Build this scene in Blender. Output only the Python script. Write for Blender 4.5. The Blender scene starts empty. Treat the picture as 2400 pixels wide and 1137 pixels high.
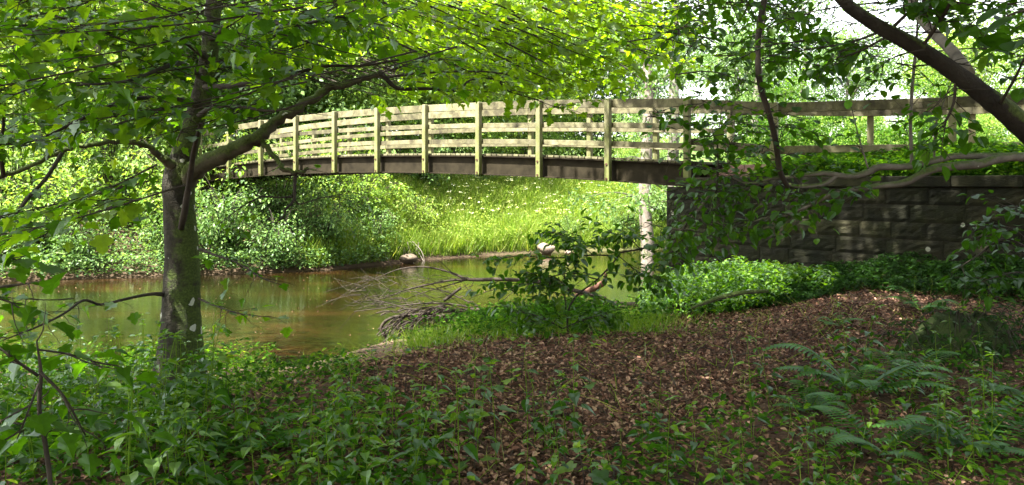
import bpy, math
import numpy as np
R = math.radians
F = 1884.0                       # focal length in pixels of the 2400-wide photograph
HZ = 430.5                       # pixel row of the horizon
SC = bpy.context.scene
COL = SC.collection

# ------------------------------------------------------------------ camera
cam_data = bpy.data.cameras.new('camera')
cam = bpy.data.objects.new('camera', cam_data); COL.objects.link(cam)
cam_data.sensor_fit = 'HORIZONTAL'; cam_data.sensor_width = 36.0
cam_data.lens = 36.0 * F / 2400.0
cam_data.shift_y = -(568.5 - HZ) / 2400.0
cam_data.clip_start = 0.05; cam_data.clip_end = 3000.0
cam.location = (0, 0, 0); cam.rotation_euler = (R(90), 0, 0)
SC.camera = cam

# ------------------------------------------------------------------ light
SUN = np.array([-0.38, -0.30, 0.87]); SUN /= np.linalg.norm(SUN)
world = bpy.data.worlds.new('World'); SC.world = world; world.use_nodes = True
nt = world.node_tree
sky = nt.nodes.new('ShaderNodeTexSky'); sky.sky_type = 'NISHITA'; sky.sun_disc = False
sky.sun_elevation = math.asin(SUN[2]); sky.sun_rotation = math.atan2(SUN[0], SUN[1])
sky.air_density = 1.0; sky.dust_density = 3.0; sky.ozone_density = 0.6
bg = nt.nodes['Background']; bg.inputs['Strength'].default_value = 0.13
hs = nt.nodes.new('ShaderNodeHueSaturation'); hs.inputs['Saturation'].default_value = .35     # thin bright cloud takes most of the blue out
nt.links.new(sky.outputs[0], hs.inputs['Color'])
tn = nt.nodes.new('ShaderNodeMix'); tn.data_type = 'RGBA'; tn.blend_type = 'MULTIPLY'; tn.inputs[0].default_value = 1.0; tn.inputs[7].default_value = (1.0, .97, .93, 1)
nt.links.new(hs.outputs[0], tn.inputs[6]); nt.links.new(tn.outputs[2], bg.inputs[0])
sl = bpy.data.lights.new('sun', 'SUN'); sl.energy = 5.0; sl.angle = R(0.5); sl.color = (1.0, 0.95, 0.86)
so = bpy.data.objects.new('sun', sl); COL.objects.link(so)
from mathutils import Vector
so.rotation_euler = Vector(SUN.tolist()).to_track_quat('Z', 'Y').to_euler()
so.location = (SUN * 60).tolist()
SC.view_settings.view_transform = 'Standard'; SC.view_settings.look = 'None'
SC.view_settings.gamma = 1.0; SC.view_settings.use_curve_mapping = False
SC.view_settings.exposure = 2.75
try:
    SC.cycles.max_bounces = 9; SC.cycles.diffuse_bounces = 4; SC.cycles.transmission_bounces = 6
    SC.cycles.glossy_bounces = 3; SC.cycles.caustics_reflective = False; SC.cycles.caustics_refractive = False
    SC.cycles.sample_clamp_indirect = 6.0
except Exception:
    pass

# ------------------------------------------------------------------ helpers
def P(x, y, Y):
    "the point seen at pixel x, y of the photograph at the distance Y"
    return np.array([(x - 1200.0) / F * Y, Y, (HZ - y) / F * Y])

class MB:
    keep = None
    "collects vertices and faces as arrays, then links them as ONE mesh object"
    def __init__(self):
        self.v = []; self.f = []; self.t = []; self.n = 0
    def add(self, v, faces, tint=None):
        v = np.asarray(v, np.float32).reshape(-1, 3)
        for f in faces:
            f = np.asarray(f, np.int64)
            if f.size: self.f.append(f + self.n)
        self.v.append(v); self.n += len(v)
        self.t.append(np.full(len(v), 0.5, np.float32) if tint is None else np.asarray(tint, np.float32))
    def mesh(self, name, smooth=False):
        me = bpy.data.meshes.new(name)
        v = np.concatenate(self.v); t = np.concatenate(self.t)
        me.vertices.add(len(v)); me.vertices.foreach_set('co', v.ravel())
        loops = np.concatenate([f.ravel() for f in self.f]).astype(np.int32)
        tot = np.concatenate([np.full(len(f), f.shape[1], np.int32) for f in self.f])
        st = np.concatenate([[0], np.cumsum(tot)[:-1]]).astype(np.int32)
        me.loops.add(len(loops)); me.loops.foreach_set('vertex_index', loops)
        me.polygons.add(len(tot)); me.polygons.foreach_set('loop_start', st)
        me.polygons.foreach_set('use_smooth', np.full(len(tot), smooth))
        me.update(calc_edges=True)
        a = me.attributes.new('tint', 'FLOAT', 'POINT'); a.data.foreach_set('value', t)
        return me
    def build(self, name, mat, parent=None, smooth=False):
        me = self.mesh(name, smooth); me.materials.append(mat)
        o = bpy.data.objects.new(name, me); COL.objects.link(o)
        if parent is not None: o.parent = parent
        return o

def tag(o, label=None, cat=None, group=None, kind=None):
    if label: o['label'] = label
    if cat: o['category'] = cat
    if group: o['group'] = group
    if kind: o['kind'] = kind
    return o
def empty(name, loc=(0, 0, 0), rz=0.0):
    o = bpy.data.objects.new(name, None); COL.objects.link(o)
    o.location = [float(a) for a in loc]; o.rotation_euler = (0, 0, rz); o.empty_display_size = 0.2
    return o
def copy_tree(o, parent=None):
    c = o.copy(); COL.objects.link(c); c.parent = parent
    for ch in list(o.children): copy_tree(ch, c)
    return c

def smooth(pts, n=6):
    "Catmull-Rom through rows of any width"
    p = np.asarray(pts, float)
    if len(p) < 3:
        t = np.linspace(0, 1, n * (len(p) - 1) + 1)[:, None]
        return p[0] * (1 - t) + p[-1] * t
    q = np.vstack([2 * p[0] - p[1], p, 2 * p[-1] - p[-2]])
    out = []
    for i in range(1, len(q) - 2):
        for k in range(n):
            t = k / n
            out.append(0.5 * ((2 * q[i]) + (-q[i-1] + q[i+1]) * t + (2*q[i-1] - 5*q[i] + 4*q[i+1] - q[i+2]) * t*t
                              + (-q[i-1] + 3*q[i] - 3*q[i+1] + q[i+2]) * t**3))
    out.append(q[-2])
    return np.array(out)

def tube(mb, pts, rad, sides=8, lump=0.0, rng=None, cap=True, tint=None):
    p = np.asarray(pts, float); n = len(p)
    rad = np.broadcast_to(np.asarray(rad, float), (n,))
    d = np.gradient(p, axis=0); d /= np.linalg.norm(d, axis=1)[:, None] + 1e-9
    ref = np.array([0, 0, 1.0]) if abs(d[0, 2]) < .9 else np.array([1.0, 0, 0])
    u = np.cross(d[0], ref); u /= np.linalg.norm(u)
    th = np.arange(sides) * 2 * np.pi / sides
    V = np.zeros((n, sides, 3))
    for i in range(n):
        u = u - d[i] * (u @ d[i]); u /= np.linalg.norm(u) + 1e-9
        w = np.cross(d[i], u)
        r = np.full(sides, rad[i])
        if lump and rng is not None: r = r * (1 + lump * rng.normal(size=sides))
        V[i] = p[i] + r[:, None] * (np.cos(th)[:, None] * u + np.sin(th)[:, None] * w)
    i, j = np.meshgrid(np.arange(n - 1), np.arange(sides), indexing='ij')
    a = i * sides + j; b = i * sides + (j + 1) % sides
    F_ = np.stack([a, b, b + sides, a + sides], -1).reshape(-1, 4)
    fs = [F_]
    V = V.reshape(-1, 3)
    if cap:
        V = np.vstack([V, p[0], p[-1]]); c0, c1 = n * sides, n * sides + 1
        k = np.arange(sides)
        fs.append(np.stack([np.full(sides, c0), (k + 1) % sides, k], -1))
        fs.append(np.stack([np.full(sides, c1), (n-1)*sides + k, (n-1)*sides + (k + 1) % sides], -1))
    mb.add(V, fs, None if tint is None else np.full(len(V), tint))

def box(mb, c, u, v, w, hu, hv, hw, bev=0.0, tint=None):
    "a box round c with unit axes u, v, w and half sizes; bev chamfers the long edges"
    c, u, v, w = [np.asarray(a, float) for a in (c, u, v, w)]
    if bev <= 0:
        s = np.array([[a, b, d] for a in (-1, 1) for b in (-1, 1) for d in (-1, 1)], float)
        V = c + s[:, :1] * hu * u + s[:, 1:2] * hv * v + s[:, 2:] * hw * w
        f = [[0, 1, 3, 2], [4, 6, 7, 5], [0, 4, 5, 1], [2, 3, 7, 6], [0, 2, 6, 4], [1, 5, 7, 3]]
        mb.add(V, [f], None if tint is None else np.full(8, tint)); return
    # octagonal section in v, w, swept along u with chamfered ends
    sec = [(-hv + bev, -hw), (hv - bev, -hw), (hv, -hw + bev), (hv, hw - bev), (hv - bev, hw), (-hv + bev, hw), (-hv, hw - bev), (-hv, -hw + bev)]
    V = []
    for (s, k) in ((-hu, 1), (-hu + bev, 0), (hu - bev, 0), (hu, 1)):
        for (a, b) in sec:
            if k: a = a * (1 - bev / hv); b = b * (1 - bev / hw)
            V.append(c + s * u + a * v + b * w)
    q = []
    for r in range(3):
        for j in range(8):
            q.append([r*8 + j, r*8 + (j+1) % 8, r*8 + 8 + (j+1) % 8, r*8 + 8 + j])
    mb.add(V, [q, [list(range(7, -1, -1)), list(range(24, 32))]], None if tint is None else np.full(32, tint))

# ------------------------------------------------------------------ leaf shapes: (vertices, [faces])
def leaf_fan(outline, fold=0.12, droop=0.15, centre=(0.45, 0)):
    o = np.array(outline, float)
    V = np.vstack([[centre[0], 0, 0], np.c_[o, np.zeros(len(o))]])
    V[:, 2] = np.abs(V[:, 1]) * fold * 1.0 - droop * V[:, 0] ** 2
    n = len(o); k = np.arange(n)
    return V, [np.stack([np.zeros(n, int), 1 + k, 1 + (k + 1) % n], -1)]
def mirror(half):
    return half + [(x, -y) for (x, y) in reversed(half) if abs(y) > 1e-6]
MAPLE = leaf_fan(mirror([(0, 0.0), (-.06, .12), (-.02, .36), (.16, .34), (.24, .52), (.40, .60), (.50, .46), (.58, .26), (.74, .30), (.84, .16), (1.0, 0)]), 0.14, 0.14)
MAPLE_CURLED = leaf_fan(mirror([(0, 0.0), (-.04, .10), (.02, .28), (.18, .26), (.24, .44), (.38, .52), (.48, .36), (.56, .22), (.72, .24), (.84, .12), (1.0, 0)]), .42, .42)
ROUND_CURLED = leaf_fan(mirror([(0, 0), (.10, .20), (.30, .33), (.55, .34), (.78, .22), (.92, .09), (1.0, 0)]), .5, .45)
ROUND = leaf_fan(mirror([(0, 0), (.08, .24), (.28, .40), (.55, .42), (.80, .28), (.92, .12), (1.0, 0)]), 0.2, 0.2)
NETTLE = leaf_fan(mirror([(0, 0), (.04, .20), (.14, .23), (.16, .29), (.28, .28), (.31, .31), (.45, .25), (.48, .27), (.62, .18), (.66, .19), (.82, .08), (1.0, 0)]), 0.3, 0.35)
def folded(w=.3, fold=.25, droop=.2):
    V = np.array([(0, 0, 0), (.35, w, 0), (.8, w * .6, 0), (1, 0, 0), (.8, -w * .6, 0), (.35, -w, 0)], float)
    V[:, 2] = np.abs(V[:, 1]) * fold - droop * V[:, 0] ** 2
    return V, [np.array([[0, 3, 2, 1], [0, 5, 4, 3]])]
OVAL = folded()
DIAMOND = (np.array([(0, 0, 0), (.45, .36, .06), (1, 0, -.12), (.45, -.36, .06)], float), [np.array([[0, 3, 2], [0, 2, 1]])])
BLADE = (np.array([(0, .5, 0), (0, -.5, 0), (.6, -.32, .10), (.6, .32, .10), (1, 0, -.02)], float), [np.array([[0, 1, 2, 3]]), np.array([[3, 2, 4]])])

def norm(a): return a / (np.linalg.norm(a, axis=-1, keepdims=True) + 1e-9)
def put(mb, tmpl, pos, d, nrm, size, tint, wide=None):
    "one leaf per row: grows along d, faces nrm"
    V, fs = tmpl
    pos = np.asarray(pos, np.float32); N = len(pos)
    if N == 0: return
    x = norm(np.asarray(d, np.float32)); z = np.asarray(nrm, np.float32)
    y = norm(np.cross(z, x)); z = np.cross(x, y)
    s = np.broadcast_to(np.asarray(size, np.float32), (N,))[:, None, None]
    w = s if wide is None else np.broadcast_to(np.asarray(wide, np.float32), (N,))[:, None, None]
    V = V.astype(np.float32)
    W = pos[:, None] + V[None, :, 0:1] * s * x[:, None] + V[None, :, 1:2] * w * y[:, None] + V[None, :, 2:3] * s * z[:, None]
    nv = len(V); off = (np.arange(N) * nv)[:, None, None]
    tint = np.broadcast_to(np.asarray(tint, np.float32), (N,))
    mb.add(W.reshape(-1, 3), [(np.asarray(f)[None] + off).reshape(-1, np.asarray(f).shape[1]) for f in fs], np.repeat(tint, nv))

def rand_dirs(rng, n, up=0.0):
    a = rng.uniform(0, 2 * np.pi, n)
    return np.c_[np.cos(a), np.sin(a), rng.normal(-0.15, .3, n) + up]
def rand_up(rng, n, spread=.5):
    return norm(np.c_[rng.normal(0, spread, n), rng.normal(0, spread, n), np.ones(n)])

# ------------------------------------------------------------------ materials
def new_mat(name):
    m = bpy.data.materials.new(name); m.use_nodes = True
    t = m.node_tree; t.nodes.clear()
    out = t.nodes.new('ShaderNodeOutputMaterial')
    return m, t, out
def ramp(t, stops):
    r = t.nodes.new('ShaderNodeValToRGB'); e = r.color_ramp.elements
    while len(e) < len(stops): e.new(0.5)
    for k, (p, c) in enumerate(stops):
        e[k].position = p; e[k].color = (*c, 1)
    return r
def noise(t, scale, detail=4, rough=.6, vec=None, dist=0.0):
    n = t.nodes.new('ShaderNodeTexNoise'); n.inputs['Scale'].default_value = scale
    n.inputs['Detail'].default_value = detail; n.inputs['Roughness'].default_value = rough
    n.inputs['Distortion'].default_value = dist
    if vec is not None: t.links.new(vec, n.inputs['Vector'])
    return n
def mixrgb(t, a, b, fac, mode='MIX'):
    m = t.nodes.new('ShaderNodeMix'); m.data_type = 'RGBA'; m.blend_type = mode
    for sock, val in ((m.inputs[0], fac), (m.inputs[6], a), (m.inputs[7], b)):
        if isinstance(val, (int, float)): sock.default_value = val
        elif isinstance(val, tuple): sock.default_value = (*val, 1)
        else: t.links.new(val, sock)
    return m.outputs[2]

def leaf_mat(name, stops, trans_gain=(1.5, 1.7, .55), trans=.5, gloss=.10, rough=.38):
    m, t, out = new_mat(name)
    at = t.nodes.new('ShaderNodeAttribute'); at.attribute_name = 'tint'
    r = ramp(t, stops); t.links.new(at.outputs['Fac'], r.inputs[0])
    geo = t.nodes.new('ShaderNodeNewGeometry')
    nz = noise(t, 22.0, 3, .6, geo.outputs['Position'])
    v = t.nodes.new('ShaderNodeMapRange'); t.links.new(nz.outputs[0], v.inputs[0])
    v.inputs[1].default_value = .3; v.inputs[2].default_value = .7; v.inputs[3].default_value = .72; v.inputs[4].default_value = 1.2
    cc = t.nodes.new('ShaderNodeCombineColor')
    for k in range(3): t.links.new(v.outputs[0], cc.inputs[k])
    col = mixrgb(t, r.outputs[0], cc.outputs[0], 1.0, 'MULTIPLY')
    dif = t.nodes.new('ShaderNodeBsdfDiffuse'); t.links.new(col, dif.inputs[0])
    tr = t.nodes.new('ShaderNodeBsdfTranslucent')
    t.links.new(mixrgb(t, col, tuple(trans_gain), 1.0, 'MULTIPLY'), tr.inputs[0])
    mx = t.nodes.new('ShaderNodeMixShader'); mx.inputs[0].default_value = trans
    t.links.new(dif.outputs[0], mx.inputs[1]); t.links.new(tr.outputs[0], mx.inputs[2])
    gl = t.nodes.new('ShaderNodeBsdfGlossy'); gl.inputs['Roughness'].default_value = rough
    gl.inputs[0].default_value = (.9, 1, .95, 1)
    fr = t.nodes.new('ShaderNodeFresnel'); fr.inputs[0].default_value = 1.35
    mu = t.nodes.new('ShaderNodeMath'); mu.operation = 'MULTIPLY_ADD'
    t.links.new(fr.outputs[0], mu.inputs[0]); mu.inputs[1].default_value = gloss; mu.inputs[2].default_value = 0.0
    m2 = t.nodes.new('ShaderNodeMixShader'); t.links.new(mu.outputs[0], m2.inputs[0])
    t.links.new(mx.outputs[0], m2.inputs[1]); t.links.new(gl.outputs[0], m2.inputs[2])
    t.links.new(m2.outputs[0], out.inputs[0])
    return m

def solid_mat(name, stops, scale=6, rough=.85, bump=.3, bscale=40, stretch=(1, 1, 1), extra=None, attr=.0, spec=.3):
    m, t, out = new_mat(name)
    tc = t.nodes.new('ShaderNodeTexCoord'); mp = t.nodes.new('ShaderNodeMapping')
    mp.inputs['Scale'].default_value = stretch
    t.links.new(tc.outputs['Object'], mp.inputs[0])
    n1 = noise(t, scale, 6, .62, mp.outputs[0]); r = ramp(t, stops)
    src = n1.outputs[0]
    if attr:
        at = t.nodes.new('ShaderNodeAttribute'); at.attribute_name = 'tint'
        ma = t.nodes.new('ShaderNodeMath'); ma.operation = 'MULTIPLY_ADD'
        t.links.new(at.outputs['Fac'], ma.inputs[0]); ma.inputs[1].default_value = attr; t.links.new(src, ma.inputs[2])
        mb_ = t.nodes.new('ShaderNodeMath'); mb_.operation = 'SUBTRACT'; t.links.new(ma.outputs[0], mb_.inputs[0]); mb_.inputs[1].default_value = attr * .5
        src = mb_.outputs[0]
    t.links.new(src, r.inputs[0])
    col = r.outputs[0]
    if extra: col = extra(t, col, mp.outputs[0], tc.outputs['Object'])
    b = t.nodes.new('ShaderNodeBsdfPrincipled'); t.links.new(col, b.inputs['Base Color'])
    b.inputs['Roughness'].default_value = rough; b.inputs['Specular IOR Level'].default_value = spec
    n2 = noise(t, bscale, 5, .65, mp.outputs[0]); bp = t.nodes.new('ShaderNodeBump')
    bp.inputs['Strength'].default_value = bump; bp.inputs['Distance'].default_value = .02
    t.links.new(n2.outputs[0], bp.inputs['Height']); t.links.new(bp.outputs[0], b.inputs['Normal'])
    t.links.new(b.outputs[0], out.inputs[0])
    return m

def moss_extra(amount=.5, side=None, lichen=0.0, lscale=9):
    def f(t, col, vec, obj):
        n = noise(t, 3.5, 5, .7, obj)
        mr = t.nodes.new('ShaderNodeMapRange'); mr.inputs[1].default_value = .62 - amount * .3; mr.inputs[2].default_value = .70 - amount * .25
        src = n.outputs[0]
        if side is not None:
            g = t.nodes.new('ShaderNodeNewGeometry'); dt = t.nodes.new('ShaderNodeVectorMath'); dt.operation = 'DOT_PRODUCT'
            t.links.new(g.outputs['Normal'], dt.inputs[0]); dt.inputs[1].default_value = side
            ma = t.nodes.new('ShaderNodeMath'); ma.operation = 'MULTIPLY_ADD'; t.links.new(dt.outputs['Value'], ma.inputs[0])
            ma.inputs[1].default_value = .22; t.links.new(src, ma.inputs[2]); src = ma.outputs[0]
        t.links.new(src, mr.inputs[0])
        n3 = noise(t, 60, 3, .6, obj)
        mc = ramp(t, [(.3, (.025, .045, .008)), (.7, (.09, .13, .022))]); t.links.new(n3.outputs[0], mc.inputs[0])
        mu = t.nodes.new('ShaderNodeMath'); mu.operation = 'MULTIPLY'; t.links.new(mr.outputs[0], mu.inputs[0]); mu.inputs[1].default_value = .85
        col = mixrgb(t, col, mc.outputs[0], mu.outputs[0])
        if lichen:
            v = t.nodes.new('ShaderNodeTexVoronoi'); v.inputs['Scale'].default_value = lscale
            nd = noise(t, 14, 2, .5, obj); sc = t.nodes.new('ShaderNodeVectorMath'); sc.operation = 'MULTIPLY_ADD'
            t.links.new(nd.outputs[1], sc.inputs[0]); sc.inputs[1].default_value = (.10, .10, .10); t.links.new(obj, sc.inputs[2])
            t.links.new(sc.outputs[0], v.inputs['Vector'])
            sep = t.nodes.new('ShaderNodeSeparateColor'); t.links.new(v.outputs['Color'], sep.inputs[0])
            gt = t.nodes.new('ShaderNodeMath'); gt.operation = 'GREATER_THAN'; t.links.new(sep.outputs[0], gt.inputs[0]); gt.inputs[1].default_value = 1 - lichen
            rad = t.nodes.new('ShaderNodeMath'); rad.operation = 'MULTIPLY'; t.links.new(sep.outputs[1], rad.inputs[0]); rad.inputs[1].default_value = .38
            lt = t.nodes.new('ShaderNodeMath'); lt.operation = 'LESS_THAN'; t.links.new(v.outputs['Distance'], lt.inputs[0]); t.links.new(rad.outputs[0], lt.inputs[1])
            an = t.nodes.new('ShaderNodeMath'); an.operation = 'MULTIPLY'; t.links.new(gt.outputs[0], an.inputs[0]); t.links.new(lt.outputs[0], an.inputs[1])
            col = mixrgb(t, col, (.48, .50, .44), an.outputs[0])
        return col
    return f

M = {}
M['maple'] = leaf_mat('sycamore_leaf', [(0, (.020, .060, .007)), (.4, (.060, .150, .012)), (1, (.22, .33, .028))], (2.0, 2.0, .4), .62, .08)
M['bright'] = leaf_mat('sunny_leaf', [(0, (.02, .055, .010)), (.35, (.12, .22, .04)), (.7, (.24, .37, .07)), (1, (.42, .52, .15))], (1.7, 1.6, .5), .45, .3)
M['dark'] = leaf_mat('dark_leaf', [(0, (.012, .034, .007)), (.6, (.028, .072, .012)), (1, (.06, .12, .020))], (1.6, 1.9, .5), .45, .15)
M['hazel'] = leaf_mat('hazel_leaf', [(0, (.020, .054, .008)), (.6, (.045, .110, .013)), (1, (.11, .18, .022))], (1.8, 2.0, .4), .5, .07)
M['shrub'] = leaf_mat('shrub_leaf', [(0, (.012, .035, .010)), (.35, (.07, .14, .040)), (.75, (.17, .28, .08)), (1, (.32, .44, .18))], (1.6, 1.7, .6), .42, .4, .35)
M['herb'] = leaf_mat('meadow_herb', [(0, (.08, .15, .03)), (.55, (.20, .29, .055)), (.92, (.34, .40, .11)), (1, (.6, .6, .5))], (1.6, 1.6, .6), .45, .15)
M['nettle'] = leaf_mat('nettle_leaf', [(0, (.012, .040, .005)), (.6, (.048, .130, .011)), (.93, (.14, .25, .020)), (1, (.34, .40, .02))], (1.9, 2.0, .4), .5, .10)
M['fern'] = leaf_mat('fern_frond', [(0, (.028, .095, .016)), (1, (.085, .22, .035))], (1.5, 2.0, .5), .45, .05)
M['grass'] = leaf_mat('grass_blade', [(0, (.06, .13, .012)), (.7, (.15, .24, .025)), (1, (.32, .33, .12))], (1.6, 1.7, .5), .45, .15)
M['litter'] = solid_mat('dead_leaf', [(.2, (.045, .022, .015)), (.42, (.12, .054, .035)), (.6, (.235, .118, .076)), (.78, (.38, .24, .165))], 3, .75, .2, 60, attr=.8)
M['bark'] = solid_mat('sycamore_bark', [(.3, (.010, .009, .006)), (.55, (.030, .027, .018)), (.75, (.065, .058, .042))], 9, .9, 1.0, 38, (1, 1, 1.8), moss_extra(.42, (.75, -.1, .2), .32, 11))
M['limb'] = solid_mat('mossy_limb_bark', [(.3, (.030, .026, .016)), (.7, (.12, .11, .075))], 9, .9, .5, 50, (1, 1, 1), moss_extra(.62, (0, 0, 1), .12, 14))
M['wetwood'] = solid_mat('wet_dark_wood', [(.3, (.010, .007, .005)), (.7, (.045, .032, .022))], 9, .8, .4, 40)
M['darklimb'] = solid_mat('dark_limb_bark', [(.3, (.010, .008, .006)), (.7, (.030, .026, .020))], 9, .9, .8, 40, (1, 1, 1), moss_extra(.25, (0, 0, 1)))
M['twig'] = solid_mat('twig_bark', [(.3, (.018, .014, .011)), (.7, (.05, .04, .03))], 12, .85, .2, 60)
M['greybark'] = solid_mat('grey_bark', [(.3, (.06, .055, .045)), (.7, (.17, .155, .13))], 8, .85, .35, 50, (1, 1, .6), moss_extra(.3, (0, 0, 1), .12, 16))
M['palebark'] = solid_mat('pale_bark', [(.3, (.08, .065, .05)), (.55, (.20, .17, .14)), (.8, (.32, .28, .24))], 6, .85, .4, 30, (1, 1, .6), moss_extra(.25, None, .1, 12))
M['deadwood'] = solid_mat('dead_wood', [(.3, (.016, .012, .008)), (.55, (.042, .031, .022)), (.8, (.10, .078, .058))], 8, .8, .5, 40, (1, 1, 1))
M['redwood'] = solid_mat('reddish_dead_wood', [(.3, (.07, .03, .02)), (.7, (.19, .09, .06))], 8, .8, .5, 40)
def plank_extra(t, col, vec, obj):
    n = noise(t, 2.6, 5, .75, obj, .6); r = ramp(t, [(.40, (.30, .28, .22)), (.50, (.75, .78, .6)), (.62, (1, 1, 1))]); t.links.new(n.outputs[0], r.inputs[0])
    return mixrgb(t, col, r.outputs[0], .8, 'MULTIPLY')
M['rail'] = solid_mat('rail_timber', [(.28, (.072, .066, .040)), (.5, (.138, .125, .077)), (.75, (.215, .198, .128))], 5, .8, .25, 60, (1, 1, 1), plank_extra, attr=.35)
def post_extra(t, col, vec, obj):
    n = noise(t, 2.4, 4, .7, obj)
    sp = t.nodes.new('ShaderNodeSeparateXYZ'); t.links.new(obj, sp.inputs[0])
    mr = t.nodes.new('ShaderNodeMapRange'); t.links.new(sp.outputs[2], mr.inputs[0]); mr.inputs[1].default_value = 1.4; mr.inputs[2].default_value = 0; mr.inputs[3].default_value = 0; mr.inputs[4].default_value = .30
    ad = t.nodes.new('ShaderNodeMath'); ad.operation = 'ADD'; t.links.new(n.outputs[0], ad.inputs[0]); t.links.new(mr.outputs[0], ad.inputs[1])
    r = ramp(t, [(.52, (0, 0, 0)), (.75, (.75, .75, .75))]); t.links.new(ad.outputs[0], r.inputs[0])
    return mixrgb(t, col, (.11, .13, .025), r.outputs[0])
M['post'] = solid_mat('post_timber', [(.3, (.10, .098, .05)), (.55, (.15, .145, .075)), (.75, (.225, .215, .125))], 6, .8, .25, 60, (1, 1, .25), post_extra, attr=.3)
M['steel'] = solid_mat('weathering_steel', [(.35, (.010, .008, .004)), (.65, (.026, .021, .012))], 4, .85, .1, 60, (1, 1, 1), spec=.12)
M['rust'] = solid_mat('rusty_bolt', [(.3, (.03, .015, .01)), (.7, (.10, .045, .025))], 20, .7, .1, 60)
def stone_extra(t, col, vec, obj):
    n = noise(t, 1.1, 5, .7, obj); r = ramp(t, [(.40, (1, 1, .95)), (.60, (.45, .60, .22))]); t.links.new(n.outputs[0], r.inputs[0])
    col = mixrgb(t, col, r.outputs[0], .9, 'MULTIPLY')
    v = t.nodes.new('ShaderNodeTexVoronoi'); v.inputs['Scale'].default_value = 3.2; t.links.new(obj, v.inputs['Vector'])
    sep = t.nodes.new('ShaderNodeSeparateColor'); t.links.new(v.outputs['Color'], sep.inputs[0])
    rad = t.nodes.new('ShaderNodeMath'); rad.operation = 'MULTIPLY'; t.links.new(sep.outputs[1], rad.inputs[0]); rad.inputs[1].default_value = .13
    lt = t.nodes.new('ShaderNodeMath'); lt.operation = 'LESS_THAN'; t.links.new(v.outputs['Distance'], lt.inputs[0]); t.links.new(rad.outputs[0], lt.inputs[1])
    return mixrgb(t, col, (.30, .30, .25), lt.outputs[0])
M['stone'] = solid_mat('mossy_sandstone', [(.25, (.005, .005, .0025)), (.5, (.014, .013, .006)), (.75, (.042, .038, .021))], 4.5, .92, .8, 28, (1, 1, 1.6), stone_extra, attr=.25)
M['mortar'] = solid_mat('dark_mortar', [(.3, (.015, .013, .010)), (.7, (.05, .042, .032))], 12, .95, .3, 40)
M['boulder'] = solid_mat('pale_boulder', [(.3, (.12, .09, .065)), (.6, (.22, .17, .13)), (.8, (.32, .26, .21))], 4, .85, .6, 20)
M['darkboulder'] = solid_mat('brown_boulder', [(.3, (.05, .038, .025)), (.7, (.13, .10, .07))], 4, .85, .6, 20)
M['moss'] = solid_mat('stump_moss', [(.3, (.012, .022, .006)), (.7, (.045, .065, .015))], 9, .95, .8, 70)

def ground_mat():
    m, t, out = new_mat('woodland_ground')
    geo = t.nodes.new('ShaderNodeNewGeometry'); pos = geo.outputs['Position']
    n1 = noise(t, 14, 7, .72, pos); n2 = noise(t, .9, 5, .65, pos)
    c1 = ramp(t, [(.3, (.035, .020, .013)), (.5, (.095, .052, .034)), (.68, (.19, .115, .08))]); t.links.new(n1.outputs[0], c1.inputs[0])
    c2 = ramp(t, [(.3, (.055, .036, .024)), (.7, (.15, .10, .07))]); t.links.new(n1.outputs[0], c2.inputs[0])   # bare silty earth
    c3 = ramp(t, [(.3, (.03, .06, .010)), (.7, (.09, .14, .025))]); t.links.new(n1.outputs[0], c3.inputs[0])  # far meadow turf
    sp = t.nodes.new('ShaderNodeSeparateXYZ'); t.links.new(pos, sp.inputs[0])
    fz = t.nodes.new('ShaderNodeMapRange'); t.links.new(sp.outputs[2], fz.inputs[0]); fz.inputs[1].default_value = -1.92; fz.inputs[2].default_value = -2.05
    col = mixrgb(t, c1.outputs[0], c2.outputs[0], fz.outputs[0])
    fy = t.nodes.new('ShaderNodeMapRange'); t.links.new(sp.outputs[1], fy.inputs[0]); fy.inputs[1].default_value = 27; fy.inputs[2].default_value = 33
    col = mixrgb(t, col, c3.outputs[0], fy.outputs[0])
    fd = t.nodes.new('ShaderNodeMapRange'); t.links.new(sp.outputs[1], fd.inputs[0]); fd.inputs[1].default_value = 15; fd.inputs[2].default_value = 19; fd.inputs[4].default_value = .8
    c4 = ramp(t, [(.3, (.015, .012, .006)), (.7, (.06, .04, .022))]); t.links.new(n1.outputs[0], c4.inputs[0])   # darker soil colour across the far bank
    fm = t.nodes.new('ShaderNodeMath'); fm.operation = 'SUBTRACT'; t.links.new(fd.outputs[0], fm.inputs[0]); t.links.new(fy.outputs[0], fm.inputs[1]); fm.use_clamp = True
    col = mixrgb(t, col, c4.outputs[0], fm.outputs[0])
    b = t.nodes.new('ShaderNodeBsdfPrincipled'); t.links.new(col, b.inputs['Base Color']); b.inputs['Roughness'].default_value = .95
    b.inputs['Specular IOR Level'].default_value = .2
    bp = t.nodes.new('ShaderNodeBump'); bp.inputs['Strength'].default_value = .7; bp.inputs['Distance'].default_value = .03
    t.links.new(n1.outputs[0], bp.inputs['Height']); t.links.new(bp.outputs[0], b.inputs['Normal'])
    t.links.new(b.outputs[0], out.inputs[0]); return m
M['ground'] = ground_mat()
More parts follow.
